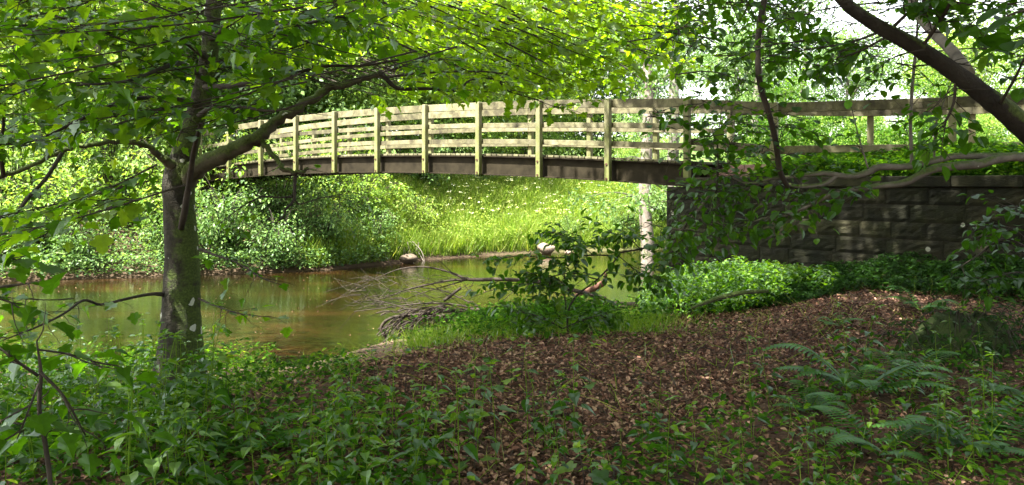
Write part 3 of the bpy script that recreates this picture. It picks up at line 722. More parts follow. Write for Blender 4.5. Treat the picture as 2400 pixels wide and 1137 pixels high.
def build_far_bank():
    rng = np.random.default_rng(21)
    def proto_shrub(r, h, n, per, leaf, tmpl, name, clump=.34):
        st = MB(); lv = MB()
        cs = ellipsoid_points(rng, n, (0, 0, h * .42), (r, r, h * .58), .3); cs = cs[cs[:, 2] > .02]
        for c in cs[::3]:
            a = np.array([rng.normal(0, .12), rng.normal(0, .12), -.1]); tube(st, smooth([a, a * .4 + c * .6 + UP * .12, c], 3), np.linspace(.018, .004, 7), 4, cap=False)
        blob_crown(lv, rng, cs, clump * rng.uniform(.7, 1.4, len(cs)), per, leaf, tmpl, flat=.6, up=1.1)
        return st.mesh(name + '_stems'), lv.mesh(name + '_crown')
    def arching_shrub(h, n, leaf, tmpl, name, L=.55):
        "stems that rise and arch over, each with leafy side shoots"
        st = MB(); lv = MB()
        for k in range(n):
            a = k * 2.4 + rng.normal(0, .3); up = h * rng.uniform(.55, 1.15); out = h * rng.uniform(.25, .95); c, s_ = math.cos(a), math.sin(a)
            q = smooth([(0, 0, -.15), (c * out * .25, s_ * out * .25, up * .6), (c * out * .65, s_ * out * .65, up * .95), (c * out, s_ * out, up * rng.uniform(.55, .85))], 4)
            tube(st, q, np.linspace(.016, .004, len(q)), 4, cap=False)
            grow_twigs(None, lv, rng, q, 0, 11, L, tmpl, leaf, .12, 2, .085, .35, .35, (0, 1))
        return st.mesh(name + '_stems'), lv.mesh(name + '_crown')
    S1 = proto_shrub(1.35, 2.1, 150, 75, .10, OVAL, 'shrub'); S2 = proto_shrub(1.1, 1.5, 120, 80, .075, OVAL, 'low_shrub')
    S1 = arching_shrub(2.1, 26, .115, OVAL, 'shrub', .6); S2 = arching_shrub(1.45, 22, .095, OVAL, 'low_shrub', .5)
    rows = [  # x, dist beyond the waterline, proto, scale, mat, z lift, label
        (-14.6, .8, S2, 1.0, 'shrub', 'low bush at the water beyond the spotted trunk, outermost of the row'),
        (-13.0, 2.2, S1, 1.1, 'bright', 'rounded bush on the far bank above the fern at the water'),
        (-11.6, .9, S2, 1.0, 'shrub', 'low bush at the waterline beyond the drooping dark branch'),
        (-10.3, 2.6, S1, 1.1, 'bright', 'bush on the far bank just behind the spotted trunk'),
        (-9.4, .7, S2, 1.05, 'shrub', 'low bush at the water peeping past the spotted trunk'),
        (-8.2, 1.2, S1, .95, 'shrub', 'glossy leaved bush hanging over the brown water beside the spotted trunk'),
        (-7.2, 2.8, S1, 1.05, 'shrub', 'bush below the far end of the bridge girder'),
        (-6.7, .5, S2, 1.1, 'shrub', 'glossy low bush overhanging the water beneath the bridge end'),
        (-5.6, 1.3, S1, .9, 'shrub', 'pale glossy bush between the bridge end and the dry roots'),
        (-4.9, 3.2, S1, 1.0, 'bright', 'yellow green bush under the girder behind the glossy bush'),
        (-4.3, 1.2, S2, .9, 'shrub', 'small bush just above the dry roots on the bank'),
        (-16.4, 1.5, S1, 1.1, 'shrub', 'bush on the far bank where the river leaves the view'),
        (-3.2, 2.6, S2, .9, 'herb', 'pale low bush behind the brown stone at the water'),
        (2.2, 1.3, S2, .62, 'shrub', 'dark green clump behind the pale boulder'),
        (4.4, 1.0, S2, .9, 'shrub', 'bush at the foot of the pale barked tree'),
        (6.2, 1.8, S1, 1.0, 'shrub', 'bush on the far bank next to the stone abutment corner'),
        (8.5, 2.5, S1, 1.1, 'bright', 'large bush upstream beyond the stone wall'),
        (-18.5, 2.5, S1, 1.3, 'bright', 'big rounded bush at the outer edge of the far bank'),
        (-12.0, 4.2, S1, 1.35, 'bright', 'tall bush in the second row behind the sycamore fork'),
        (-14.8, 4.4, S1, 1.4, 'bright', 'tall bush in the second row beyond the drooping branch'),
        (-8.8, 4.6, S1, 1.25, 'bright', 'tall bush beside the far abutment'),
        (-6.4, 5.4, S1, 1.2, 'bright', 'bush behind the far end of the girder'),
        (-3.4, 6.5, S1, 1.1, 'shrub', 'dark leaved bush behind the bridge rails near the dead log'),
        (-1.5, 8.0, S1, 1.0, 'shrub', 'bush behind the bridge rails next to the sunny meadow'),
    ]
    for k, (x, dy, pr, s, mt, lab) in enumerate(rows):
        y = float(np.interp(x, FAR[:, 0], FAR[:, 1])) + dy * .8
        plant_tree('shrub', pr, ('twig', mt), x, y, s, k * 1.3, lab, 'shrub')
    # stuff: meadow herbs and grasses on the open part of the bank
    def scatter(n, x0, x1, d0, d1):
        x = rng.uniform(x0, x1, n); y = np.interp(x, FAR[:, 0], FAR[:, 1]) + d0 + (d1 - d0) * rng.uniform(size=n); return x, y, ground_z(x, y)
    g = MB(); x, y, z = scatter(95000, -6, 11, .2, 9)
    n = len(x); h = rng.uniform(.3, .95, n) * (1 + .45 * wob(x, y)); hd = rng.normal(0, .35, (n, 2))
    put(g, BLADE, np.c_[x, y, z - .03], np.c_[hd, np.ones(n)], np.c_[rng.normal(size=(n, 2)), np.zeros(n)], h, rng.uniform(.2, 1, n), .022)
    tag(g.build('bank_grass', M['grass']), 'long pale grass covering the sunny bank below the bridge', 'grass', kind='stuff')
    g = MB(); x, y, z = scatter(3200, -4.4, 9.5, .35, 6); n = len(x); hh = rng.uniform(.35, .85, n) * (1 + .35 * wob(x * 1.3, y * 1.1))
    for k in range(14):
        p = np.c_[x, y, z] + np.c_[rng.normal(0, .09, (n, 2)), hh * rng.uniform(.25, 1.05, n)]
        put(g, OVAL, p, rand_dirs(rng, n), rand_up(rng, n, .6), rng.uniform(.04, .09, n), rng.uniform(.2, .92, n))
    x, y, z = scatter(160, -4, 4, 1.5, 6); n = len(x); hh = rng.uniform(.7, 1.05, n)
    for k in range(7):
        put(g, ROUND, np.c_[x, y, z + hh] + rng.normal(0, .05, (n, 3)) * (1, 1, .25), rand_dirs(rng, n), rand_up(rng, n, .2), .045, 1.0)
    tag(g.build('bank_herbs', M['herb']), 'mass of light green herbs with white flower heads on the sunny bank', 'herbs', kind='stuff')
    g = MB(); n = 90000; x = rng.uniform(-22, 26, n); y = rng.uniform(27, 60, n); z = ground_z(x, y); ok = z > -2.2; x, y, z = x[ok], y[ok], z[ok]; n = len(x)
    put(g, BLADE, np.c_[x, y, z - .03], np.c_[rng.normal(0, .35, (n, 2)), np.ones(n)], np.c_[rng.normal(size=(n, 2)), np.zeros(n)], rng.uniform(.3, .7, n), rng.uniform(.3, 1, n), .045)
    tag(g.build('meadow_grass', M['grass']), 'sunlit meadow grass beyond the river behind the bridge', 'grass', kind='stuff')
    # undergrowth on the shaded left part of the far bank, ragged skirt over the water
    g = MB(); n = 26000; x = rng.uniform(-22, -3.8, n); y = np.interp(x, FAR[:, 0], FAR[:, 1]) - .25 + 6.2 * rng.uniform(size=n) ** 1.6
    z = np.maximum(ground_z(x, y), WATER_Z + .12) + rng.uniform(.02, .55, n)
    put(g, OVAL, np.c_[x, y, z], rand_dirs(rng, n), rand_up(rng, n, .5), rng.uniform(.06, .13, n), rng.uniform(0, .9, n))
    tag(g.build('bank_undergrowth', M['shrub']), 'low leafy undergrowth between the bushes on the far bank', 'undergrowth', kind='stuff')
    # bright tussock at the water
    o = empty('grass_tussock', (*P(1035, 606, 27.6)[:2], WATER_Z + .05)); g = MB(); n = 1500; a = rng.uniform(0, 6.28, n); r_ = rng.uniform(0, .45, n)
    put(g, BLADE, np.c_[np.cos(a) * r_, np.sin(a) * r_ * .6, np.zeros(n)], np.c_[np.cos(a) * r_ * 1.2, np.sin(a) * r_, np.full(n, .9)] + rng.normal(0, .15, (n, 3)), np.c_[np.cos(a), np.sin(a), np.full(n, .3)], rng.uniform(.45, .95, n), rng.uniform(.7, .95, n), .022)
    g.build('blades', M['grass'], o); tag(o, 'bright yellow green grass tussock at the water next to the brown stone', 'grass tussock')
build_far_bank()

def rock(name, c, r, mat, label, seed, cat='boulder', parent=None):
    rng = np.random.default_rng(seed); nu, nv = 26, 16
    th = np.linspace(0, 2 * np.pi, nu, endpoint=False); ph = np.linspace(.02, np.pi - .02, nv); T, Pp = np.meshgrid(th, ph)
    D = np.stack([np.cos(T) * np.sin(Pp), np.sin(T) * np.sin(Pp), np.cos(Pp)], -1)
    ax = norm(rng.normal(size=(9, 3))); cut = rng.uniform(.62, .9, 9)
    k = np.ones(T.shape)
    for a, q in zip(ax, cut):
        dd = D @ a; k = np.where(dd > q, np.minimum(k, q / np.maximum(dd, 1e-3)), k)
    k = k * (1 + .03 * rng.normal(size=k.shape))
    V = D * k[..., None] * np.asarray(r)
    i, j = np.meshgrid(np.arange(nv - 1), np.arange(nu), indexing='ij'); a = i * nu + j; b = i * nu + (j + 1) % nu
    mb = MB(); mb.add(V.reshape(-1, 3), [np.stack([a, a + nu, b + nu, b], -1).reshape(-1, 4), [list(range(nu))[::-1]], [list(range((nv-1)*nu, nv*nu))]])
    o = mb.build(name, M[mat], parent, True); o.location = [float(q) for q in c]
    return tag(o, label, cat)
rock('boulder', P(1279, 583, 28.6), (.36, .3, .22), 'boulder', 'pale pinkish boulder at the edge of the sunny bank below the bridge', 1)
rock('boulder', P(957, 606, 25.3), (.29, .25, .16), 'darkboulder', 'rounded brown stone at the waterline beside the dry roots', 2)
rock('boulder', P(1332, 592, 27.5), (.13, .12, .08), 'boulder', 'small pale stone half in the water beside the big boulder', 5)

# ------------------------------------------------------------------ the sycamore on the near bank
def img_path(rows, n=5):
    "rows of (x, y, distance, radius) -> smooth points and radii"
    a = np.array([[*P(x, y, Y), r] for (x, y, Y, r) in rows]); s = smooth(a, n); return s[:, :3], np.maximum(s[:, 3], .001)
def frame_z(p): return .2285 * p[:, 1]        # height of the upper edge of the view

def build_sycamore():
    rng = np.random.default_rng(31)
    base = np.array([-2.93, 7.1, float(ground_z(-2.93, 7.1)) - .05])
    root = empty('sycamore_tree', base); inv = -base
    def fin(o): o.location = [float(a) for a in inv]; return o
    T = [(418, 985, 7.1, .31), (420, 930, 7.1, .285), (421, 870, 7.1, .25), (422, 800, 7.1, .212), (424, 730, 7.1, .190), (427, 650, 7.1, .178), (426, 570, 7.1, .166), (420, 490, 7.1, .158),
         (418, 425, 7.1, .160), (428, 370, 7.12, .135), (450, 300, 7.15, .118), (474, 220, 7.2, .112), (490, 130, 7.2, .10), (497, 40, 7.2, .09), (505, -80, 7.2, .085), (500, -400, 7.2, .08), (470, -1000, 7.3, .065), (440, -1900, 7.4, .03)]
    p, r = img_path(T, 5); r = r * np.where(p[:, 2] > .4, .78, .85)
    mb = MB(); sides = 20
    # trunk with flared, lumpy foot
    th = np.arange(sides) * 2 * np.pi / sides; V = []
    for i in range(len(p)):
        foot = np.exp(-max(p[i, 2] - base[2], 0) / .35)
        k = 1 + foot * .22 * np.sin(th * 4 + 1.0) + .025 * np.sin(th * 3 + p[i, 2] * 4) + .012 * rng.normal(size=sides)
        V.append(np.c_[p[i, 0] + np.cos(th) * r[i] * k, p[i, 1] + np.sin(th) * r[i] * k, np.full(sides, p[i, 2]) + .0 * th])
    n = len(p); i, j = np.meshgrid(np.arange(n - 1), np.arange(sides), indexing='ij'); a = i * sides + j; b = i * sides + (j + 1) % sides
    mb.add(np.array(V).reshape(-1, 3), [np.stack([a, b, b + sides, a + sides], -1).reshape(-1, 4)])
    trunk = fin(mb.build('trunk', M['bark'], root, True))
    limbs = []
    def limb(rows, mat='limb', nm='limb', lump=.03, n=5, sides=10):
        q, rr = img_path(rows, n); rr = rr * (.74 if mat == 'limb' else 1); q = q + (rng.normal(0, .008, q.shape) if mat == 'limb' else 0); rr = rr * (1 + rng.normal(0, .06, len(rr)) * (mat == 'limb')); m_ = MB(); tube(m_, q, rr, sides, lump, rng); fin(m_.build(nm, M[mat], root, True)); limbs.append(q); return q
    right = limb([(425, 440, 7.1, .12), (450, 405, 7.05, .115), (500, 372, 7.0, .098), (560, 345, 7.0, .09), (606, 322, 7.0, .082), (640, 292, 7.05, .066), (688, 258, 7.1, .062), (740, 226, 7.2, .052), (775, 205, 7.25, .054), (800, 200, 7.3, .045), (850, 186, 7.35, .042), (892, 170, 7.4, .036)], sides=14)
    r2 = limb([(888, 170, 7.4, .032), (905, 184, 7.4, .024), (933, 207, 7.45, .019), (1000, 208, 7.5, .015), (1074, 212, 7.6, .013), (1095, 192, 7.65, .010), (1130, 180, 7.7, .009), (1165, 187, 7.8, .008), (1190, 212, 7.9, .008), (1250, 232, 8.0, .005), (1330, 262, 8.2, .002)], 'twig')
    r3 = limb([(902, 182, 7.4, .012), (960, 174, 7.3, .012), (1050, 168, 7.2, .010), (1162, 170, 7.1, .006), (1230, 190, 7.1, .002)], 'twig', 'branch', .0)
    r4 = limb([(606, 330, 7.0, .040), (630, 352, 6.95, .034), (655, 385, 6.9, .030), (680, 402, 6.85, .028), (704, 404, 6.8, .024), (722, 394, 6.8, .014)], 'limb')
    r5 = limb([(692, 405, 6.84, .017), (691, 430, 6.8, .015), (688, 470, 6.75, .012), (670, 490, 6.7, .009), (665, 505, 6.7, .007), (640, 530, 6.6, .003)], 'twig', 'branch', 0)
    r6 = limb([(690, 462, 6.76, .008), (650, 463, 6.7, .007), (610, 462, 6.6, .006), (560, 490, 6.5, .004), (520, 520, 6.4, .002)], 'twig', 'branch', 0)
    r7 = limb([(690, 466, 6.76, .007), (705, 478, 6.8, .006), (760, 462, 6.9, .004), (830, 452, 7, .002)], 'twig', 'branch', 0)
    left = limb([(420, 420, 7.1, .10), (398, 385, 7.0, .062), (375, 368, 6.9, .044), (348, 346, 6.8, .034), (315, 336, 6.7, .030), (255, 334, 6.6, .027), (195, 342, 6.5, .026), (140, 358, 6.4, .025), (65, 393, 6.3, .024), (0, 414, 6.2, .023), (-90, 440, 6.0, .018), (-260, 470, 5.8, .008)])
    l2 = limb([(146, 358, 6.4, .017), (110, 415, 6.2, .015), (70, 460, 6.0, .014), (28, 510, 5.9, .010), (0, 508, 5.8, .005)], 'twig', 'branch', 0)
    l3 = limb([(8, 412, 6.2, .018), (4, 380, 6.1, .017), (2, 330, 6.0, .015), (8, 280, 5.9, .010), (-10, 200, 5.8, .004)], 'twig', 'branch', 0)
    stub = limb([(424, 535, 6.97, .026), (432, 500, 6.86, .030), (440, 450, 6.80, .026), (447, 405, 6.74, .024), (455, 350, 6.6, .02), (470, 290, 6.3, .014)], 'twig', 'branch', .02)
    low = limb([(384, 690, 7.0, .022), (350, 690, 6.9, .014), (290, 702, 6.7, .012), (236, 714, 6.5, .011), (196, 704, 6.3, .010), (150, 735, 6.0, .009), (90, 765, 5.7, .007), (0, 800, 5.3, .004)], 'twig', 'branch', 0)
    low2 = limb([(172, 700, 6.25, .006), (120, 703, 6.1, .005), (50, 700, 5.9, .004), (-60, 690, 5.6, .002)], 'twig', 'branch', 0)
    low3 = limb([(470, 585, 7.0, .016), (510, 600, 6.8, .010), (560, 618, 6.6, .008), (610, 650, 6.4, .006), (660, 668, 6.3, .003)], 'twig', 'branch', 0)
    low4 = limb([(466, 700, 7.0, .010), (500, 715, 6.7, .007), (560, 735, 6.4, .005), (620, 742, 6.2, .002)], 'twig', 'branch', 0)
    up1 = limb([(480, 205, 7.15, .03), (560, 200, 6.7, .022), (660, 180, 6.5, .016), (760, 156, 6.4, .012), (850, 154, 6.4, .010), (930, 141, 6.4, .009), (985, 138, 6.4, .008), (1080, 142, 6.4, .003)], 'twig', 'branch', 0)
    up2 = limb([(470, 250, 7.1, .028), (400, 230, 6.6, .020), (300, 235, 6.1, .016), (190, 280, 5.7, .012), (80, 330, 5.4, .008), (-40, 340, 5.1, .003)], 'twig', 'branch', 0)
    up3 = limb([(488, 140, 7.15, .030), (420, 90, 6.5, .022), (330, 70, 5.9, .018), (200, 80, 5.4, .014), (60, 60, 5.0, .010), (-60, 60, 4.6, .004)], 'twig', 'branch', 0)
    up4 = limb([(494, 90, 7.15, .028), (570, 40, 6.6, .02), (680, 60, 6.1, .014), (800, 40, 5.8, .010), (900, 60, 5.6, .004)], 'twig', 'branch', 0)
    up5 = limb([(482, 190, 7.1, .022), (430, 150, 6.2, .018), (380, 160, 5.4, .014), (300, 190, 4.8, .010), (180, 200, 4.3, .005)], 'twig', 'branch', 0)
    up6 = limb([(466, 270, 7.1, .022), (500, 250, 6.3, .016), (560, 250, 5.6, .012), (640, 260, 5.2, .008), (720, 240, 4.9, .003)], 'twig', 'branch', 0)
    lv = MB(); tw = MB()
    lim = right
    def clear(q):
        "the big limb and the bridge railing hang free of leaves"
        u = q[:, 0] / q[:, 1] * F + 1200; v = HZ - q[:, 2] / q[:, 1] * F
        lu = lim[:, 0] / lim[:, 1] * F + 1200; lvv = HZ - lim[:, 2] / lim[:, 1] * F
        dl = np.min(np.hypot(u[:, None] - lu, v[:, None] - lvv), axis=1)
        rr0 = (np.sin(q[:, 0] * 577.1 + q[:, 1] * 131.7) * 43758.5) % 1.0
        rail = (u > 560) & (v > np.interp(u, [560, 760, 1000, 1300, 1560], [285, 262, 242, 240, 236]) - 6 + 14 * np.sin(u * .03)) & (v < 455)
        low = (u > 600) & (v > 400) & (v < 700)
        tk = (v < 330) & (np.abs(u - np.interp(v, [0, 100, 200, 280, 370], [500, 492, 480, 455, 432])) < 42) & (v < 380) & (q[:, 1] < 7.1)
        ft = (np.abs(u - 423) < 60) & (v >= 380) & (v < 860) & (q[:, 1] < 7.0)
        rr_ = (np.sin(q[:, 0] * 977.1 + q[:, 1] * 331.7) * 43758.5) % 1.0
        ll = left; d2 = np.min(np.hypot(u[:, None] - (ll[:, 0] / ll[:, 1] * F + 1200), v[:, None] - (HZ - ll[:, 2] / ll[:, 1] * F)), axis=1)
        return ~((d2 < 20) & (u < 400) & (rr0 > .15)) & ~((dl < 46) & (u > 470)) & ~(rail & (rr_ > np.where((u > 1180) & (u < 1420) & (v < 292), .8, np.where((u < 840) & (v > 300), .5, .08)))) & ~(low & (rr_ > .35)) & ~(tk & (rr_ > .45)) & ~(ft & (rr_ > .3))
    lv.keep = clear
    G = lambda path, n, L, size, gap=.10, lev=1, tint=(.05, .7), **k: grow_twigs(tw, lv, rng, path, 0, n, L, MAPLE, size * .78, .25, lev, gap, .22, .2, tint, **k)
    G(up1, 13, .55, .11, .09, 2); G(up2, 22, .55, .13, .09, 2); G(up3, 24, .6, .13, .09, 2); G(up4, 22, .55, .13, .09, 2); G(up5, 20, .5, .13, .09, 2); G(up6, 16, .45, .13, .09, 2)
    G(left, 14, .5, .12, .11, 1); G(l2, 7, .4, .12); G(l3, 9, .5, .12, .1, 2); G(low, 11, .42, .12, .11, 1); G(low2, 6, .35, .12); G(low3, 12, .4, .12, .1, 1, (.1, .7)); G(low4, 10, .36, .11, .1, 1, (.2, .9))
    G(r2, 26, .6, .105, .085, 2, (.45, 1)); G(r3, 11, .55, .105, .085, 2, (.4, 1)); G(r5, 8, .5, .10, .09, 1); G(r6, 9, .5, .10, .1, 1); G(r7, 8, .5, .10, .09, 2)
    G(r4[8:], 8, .4, .10, .09, 2); G(stub[8:], 7, .35, .14, .10, 1)
    # leafy layers hanging in from branches above the view
    for k in range(80):
        x = rng.uniform(-120, 930); y = rng.uniform(-30, 340) if k < 52 else rng.uniform(-20, 190); Y = rng.uniform(4.2, 8.2)
        if x > 600: y = min(y, 190)
        if k > 73: x = rng.uniform(-80, 330); y = rng.uniform(420, 640); Y = rng.uniform(4.6, 6.0)
        c = P(x, y, Y); a = rng.uniform(-.5, .5) + (math.pi if rng.uniform() < .6 else 0); d = np.array([math.cos(a), math.sin(a) - .3, -.10])
        L = rng.uniform(.7, 1.3); pth = smooth([c - d * L * .5 + UP * .18, c + UP * .05, c + d * L * .5 - UP * .03], 4)
        tube(tw, pth, np.linspace(.007, .002, len(pth)), 5, cap=False)
        grow_twigs(tw, lv, rng, pth, 0, 9, .38, MAPLE, .095, .0, 1, .075, .10, .12, (.05, .95))
    # sunny layers further along, reaching over the river
    for k in range(165):
        x = rng.uniform(700, 1560); y = rng.uniform(-40, 208 if x < 1400 else 150); Y = rng.uniform(8.2, 13.5)
        c = P(x, y, Y); a = rng.uniform(-.7, .7); d = np.array([math.cos(a), math.sin(a), -.12]); L = rng.uniform(.9, 1.6)
        pth = smooth([c - d * L * .5 + UP * .15, c, c + d * L * .5 - UP * .1], 4); tube(tw, pth, np.linspace(.010, .002, len(pth)), 5, cap=False)
        grow_twigs(tw, lv, rng, pth, 0, 9, .45, MAPLE, .11, .0, 1, .08, .16, .2, (.5, 1))
    # the high crown above the view, shaped to shade the bank
    cs = np.vstack([ellipsoid_points(rng, 800, (-5.0, 1.6, 9.6), (9.5, 7.4, 5.0), .1), ellipsoid_points(rng, 260, (-5.5, -5.0, 4.5), (7.5, 3.2, 5.0), .1)])  # second group: unseen clumps added behind the camera to darken the foreground
    sunhole = lambda q: (lambda g: (np.hypot(g[:, 0] - 2.9, g[:, 1] - 12.0) < 1.3) | (np.hypot(g[:, 0] + 1.2, (g[:, 1] - 12.2)) < 1.2))(q - SUN * ((q[:, 2:] + 1.7) / SUN[2]))
    outside = lambda q: ((q[:, 2] > frame_z(q) + .35) | (q[:, 1] < -.8) | (np.abs(q[:, 0]) > .70 * np.maximum(q[:, 1], 0) + .9)) & (np.linalg.norm(q, axis=1) > 1.8)
    keep = lambda q: outside(q) & ~sunhole(q)
    hi = MB()
    blob_crown(hi, rng, cs, rng.uniform(.9, 1.6, len(cs)), 54, .20, DIAMOND, flat=.35, keep=keep)
    for c in cs[::9]:
        if c[2] > frame_z(c[None])[0] + 1.0:
            a = p[min(len(p) - 1, 75 + int(rng.integers(0, 8)))]; tube(tw, smooth([a, (a + c) / 2 + UP * .6, c], 3), np.linspace(.05, .012, 7), 6, cap=False)
    fin(tw.build('twigs', M['twig'], root)); fin(lv.build('leaf_sprays', M['maple'], root)); fin(hi.build('crown', M['maple'], root))
    tag(root, 'forked sycamore with pale spots on its mossy trunk and one limb reaching over the water', 'tree')
build_sycamore()

# ------------------------------------------------------------------ trees at the right
def build_leaning():
    rng = np.random.default_rng(41)
    b = P(2830, 900, 5.0); base = np.array([b[0], b[1], float(ground_z(b[0], b[1])) - .1]); root = empty('leaning_tree', base)
    def fin(o): o.location = [float(-a) for a in base]; return o
    q, r = img_path([(2850, 1000, 5.2, .16), (2760, 800, 5.2, .12), (2640, 600, 5.15, .11), (2520, 420, 5.1, .105), (2400, 298, 5.05, .090), (2330, 240, 5.0, .080), (2240, 172, 5.0, .068), (2150, 112, 5.0, .062), (2070, 68, 5.0, .055), (2010, 30, 5.0, .050), (1960, -20, 5.0, .046), (1880, -160, 5.0, .04), (1780, -420, 5.0, .03)], 5)
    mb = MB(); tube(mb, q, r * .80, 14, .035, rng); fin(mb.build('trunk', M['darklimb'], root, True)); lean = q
    q2, r2 = img_path([(2270, 172, 5.15, .04), (2232, 120, 5.5, .038), (2190, 78, 5.8, .036), (2150, 30, 6.1, .034), (2120, -40, 6.4, .03), (2050, -250, 6.8, .02)], 5)
    mb = MB(); tube(mb, q2, r2, 10, .03, rng); fin(mb.build('limb', M['palebark'], root, True))
    lv = MB(); tw = MB()
    def clear(p):
        u = p[:, 0] / p[:, 1] * F + 1200; v = HZ - p[:, 2] / p[:, 1] * F; lu = lean[:, 0] / lean[:, 1] * F + 1200; lw = HZ - lean[:, 2] / lean[:, 1] * F
        h_ = (np.sin(p[:, 0] * 577.1 + p[:, 2] * 91.3) * 4375.5) % 1.0
        return ~((np.abs(u - 1518) < 34) & (v < 250) & (h_ > .4)) & ~((np.min(np.hypot(u[:, None] - lu, v[:, None] - lw), axis=1) < 62) & ((np.sin(p[:, 0] * 977.1) * 4375.5) % 1.0 > .12))
    lv.keep = clear
    for rows in ([(2095, 62, 5, .012), (2130, 30, 4.9, .010), (2175, 5, 4.8, .008), (2210, -20, 4.7, .004)], [(2160, 112, 5, .012), (2195, 60, 4.8, .012), (2225, 10, 4.6, .010), (2250, -60, 4.4, .005)],
                 [(2060, 75, 5, .009), (1990, 100, 5.4, .008), (1900, 115, 5.9, .006), (1800, 130, 6.3, .003)], [(2080, 85, 5, .008), (2010, 122, 5.2, .007), (1960, 135, 5.4, .003)],
                 [(2240, 165, 5, .010), (2235, 240, 5.0, .009), (2210, 300, 5.0, .004)], [(2340, 250, 5, .010), (2380, 180, 4.6, .008), (2420, 90, 4.2, .006), (2440, 0, 4, .003)]):
        s, rr = img_path(rows, 4); tube(tw, s, rr, 5, cap=False); grow_twigs(tw, lv, rng, s, 0, 9, .4, ROUND, .085, .2, 2, .08, .3, .2, (.1, .8))
    for k in range(112):
        x = rng.uniform(1540, 2420); y = rng.uniform(-40, 120 + 100 * (rng.uniform() ** 1.5)); Y = rng.uniform(4.6, 9.5)
        c = P(x, y, Y); a = rng.uniform(0, 6.28); d = np.array([math.cos(a), math.sin(a), -.2]); L = rng.uniform(.5, 1.0)
        s = smooth([c - d * L * .5, c + UP * .05, c + d * L * .5], 4); tube(tw, s, np.linspace(.006, .002, len(s)), 4, cap=False)
        grow_twigs(tw, lv, rng, s, 0, 7, .3, ROUND, .068, 0, 1, .065, .35, .2, (.1, .9))
    for (x, y, Y) in ((2330, 45, 3.0), (2310, 85, 3.0), (2290, 105, 3.1), (2350, 110, 3.0), (2385, 40, 2.9), (2390, 95, 2.9), (2360, 20, 3.0)):   # the big leaves at the corner
        put(lv, ROUND, [P(x, y, Y)], [[.9 if x < 2350 else -.7, rng.normal(0, .3), -.25]], rand_up(rng, 1, .35), .12, .1)
    s, rr = img_path([(2440, 20, 2.95, .006), (2380, 30, 2.95, .005), (2330, 60, 3, .003), (2300, 95, 3.05, .002)], 4); tube(tw, s, rr, 5, cap=False)
    hi = MB(); cs = np.vstack([ellipsoid_points(rng, 170, (.8, 11.6, 8.6), (4.2, 2.4, 2.6), .1), ellipsoid_points(rng, 950, (3.8, 4.4, 8.8), (8.2, 9.2, 4.2), .1), ellipsoid_points(rng, 260, (5.5, -4.0, 4.0), (6.5, 3.2, 5.0), .1), ellipsoid_points(rng, 160, (11.5, 4.0, 4.0), (3.0, 5.0, 4.0), .1)])  # unseen clumps added to the crown to shade wall, bridge end and foreground
    sunhole = lambda q: (lambda g: (np.hypot(g[:, 0] - 2.9, g[:, 1] - 12.0) < 1.3))(q - SUN * ((q[:, 2:] + 1.7) / SUN[2]))
    blob_crown(hi, rng, cs, rng.uniform(.8, 1.5, len(cs)), 52, .18, DIAMOND, flat=.35, keep=lambda p: ((p[:, 2] > frame_z(p) + .35) | (p[:, 1] < -.8) | (np.abs(p[:, 0]) > .70 * np.maximum(p[:, 1], 0) + .9)) & (np.linalg.norm(p, axis=1) > 1.8) & ~sunhole(p))
    for c in cs[::12]:
        if c[2] > frame_z(c[None])[0] + .6: tube(tw, smooth([q[-1], (q[-1] + c) / 2 + UP * .5, c], 3), np.linspace(.03, .008, 7), 5, cap=False)
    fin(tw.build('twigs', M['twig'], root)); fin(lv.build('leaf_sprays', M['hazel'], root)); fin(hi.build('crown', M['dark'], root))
    tag(root, 'thick dark tree trunk leaning steeply across the sky above the approach fence', 'tree')
build_leaning()

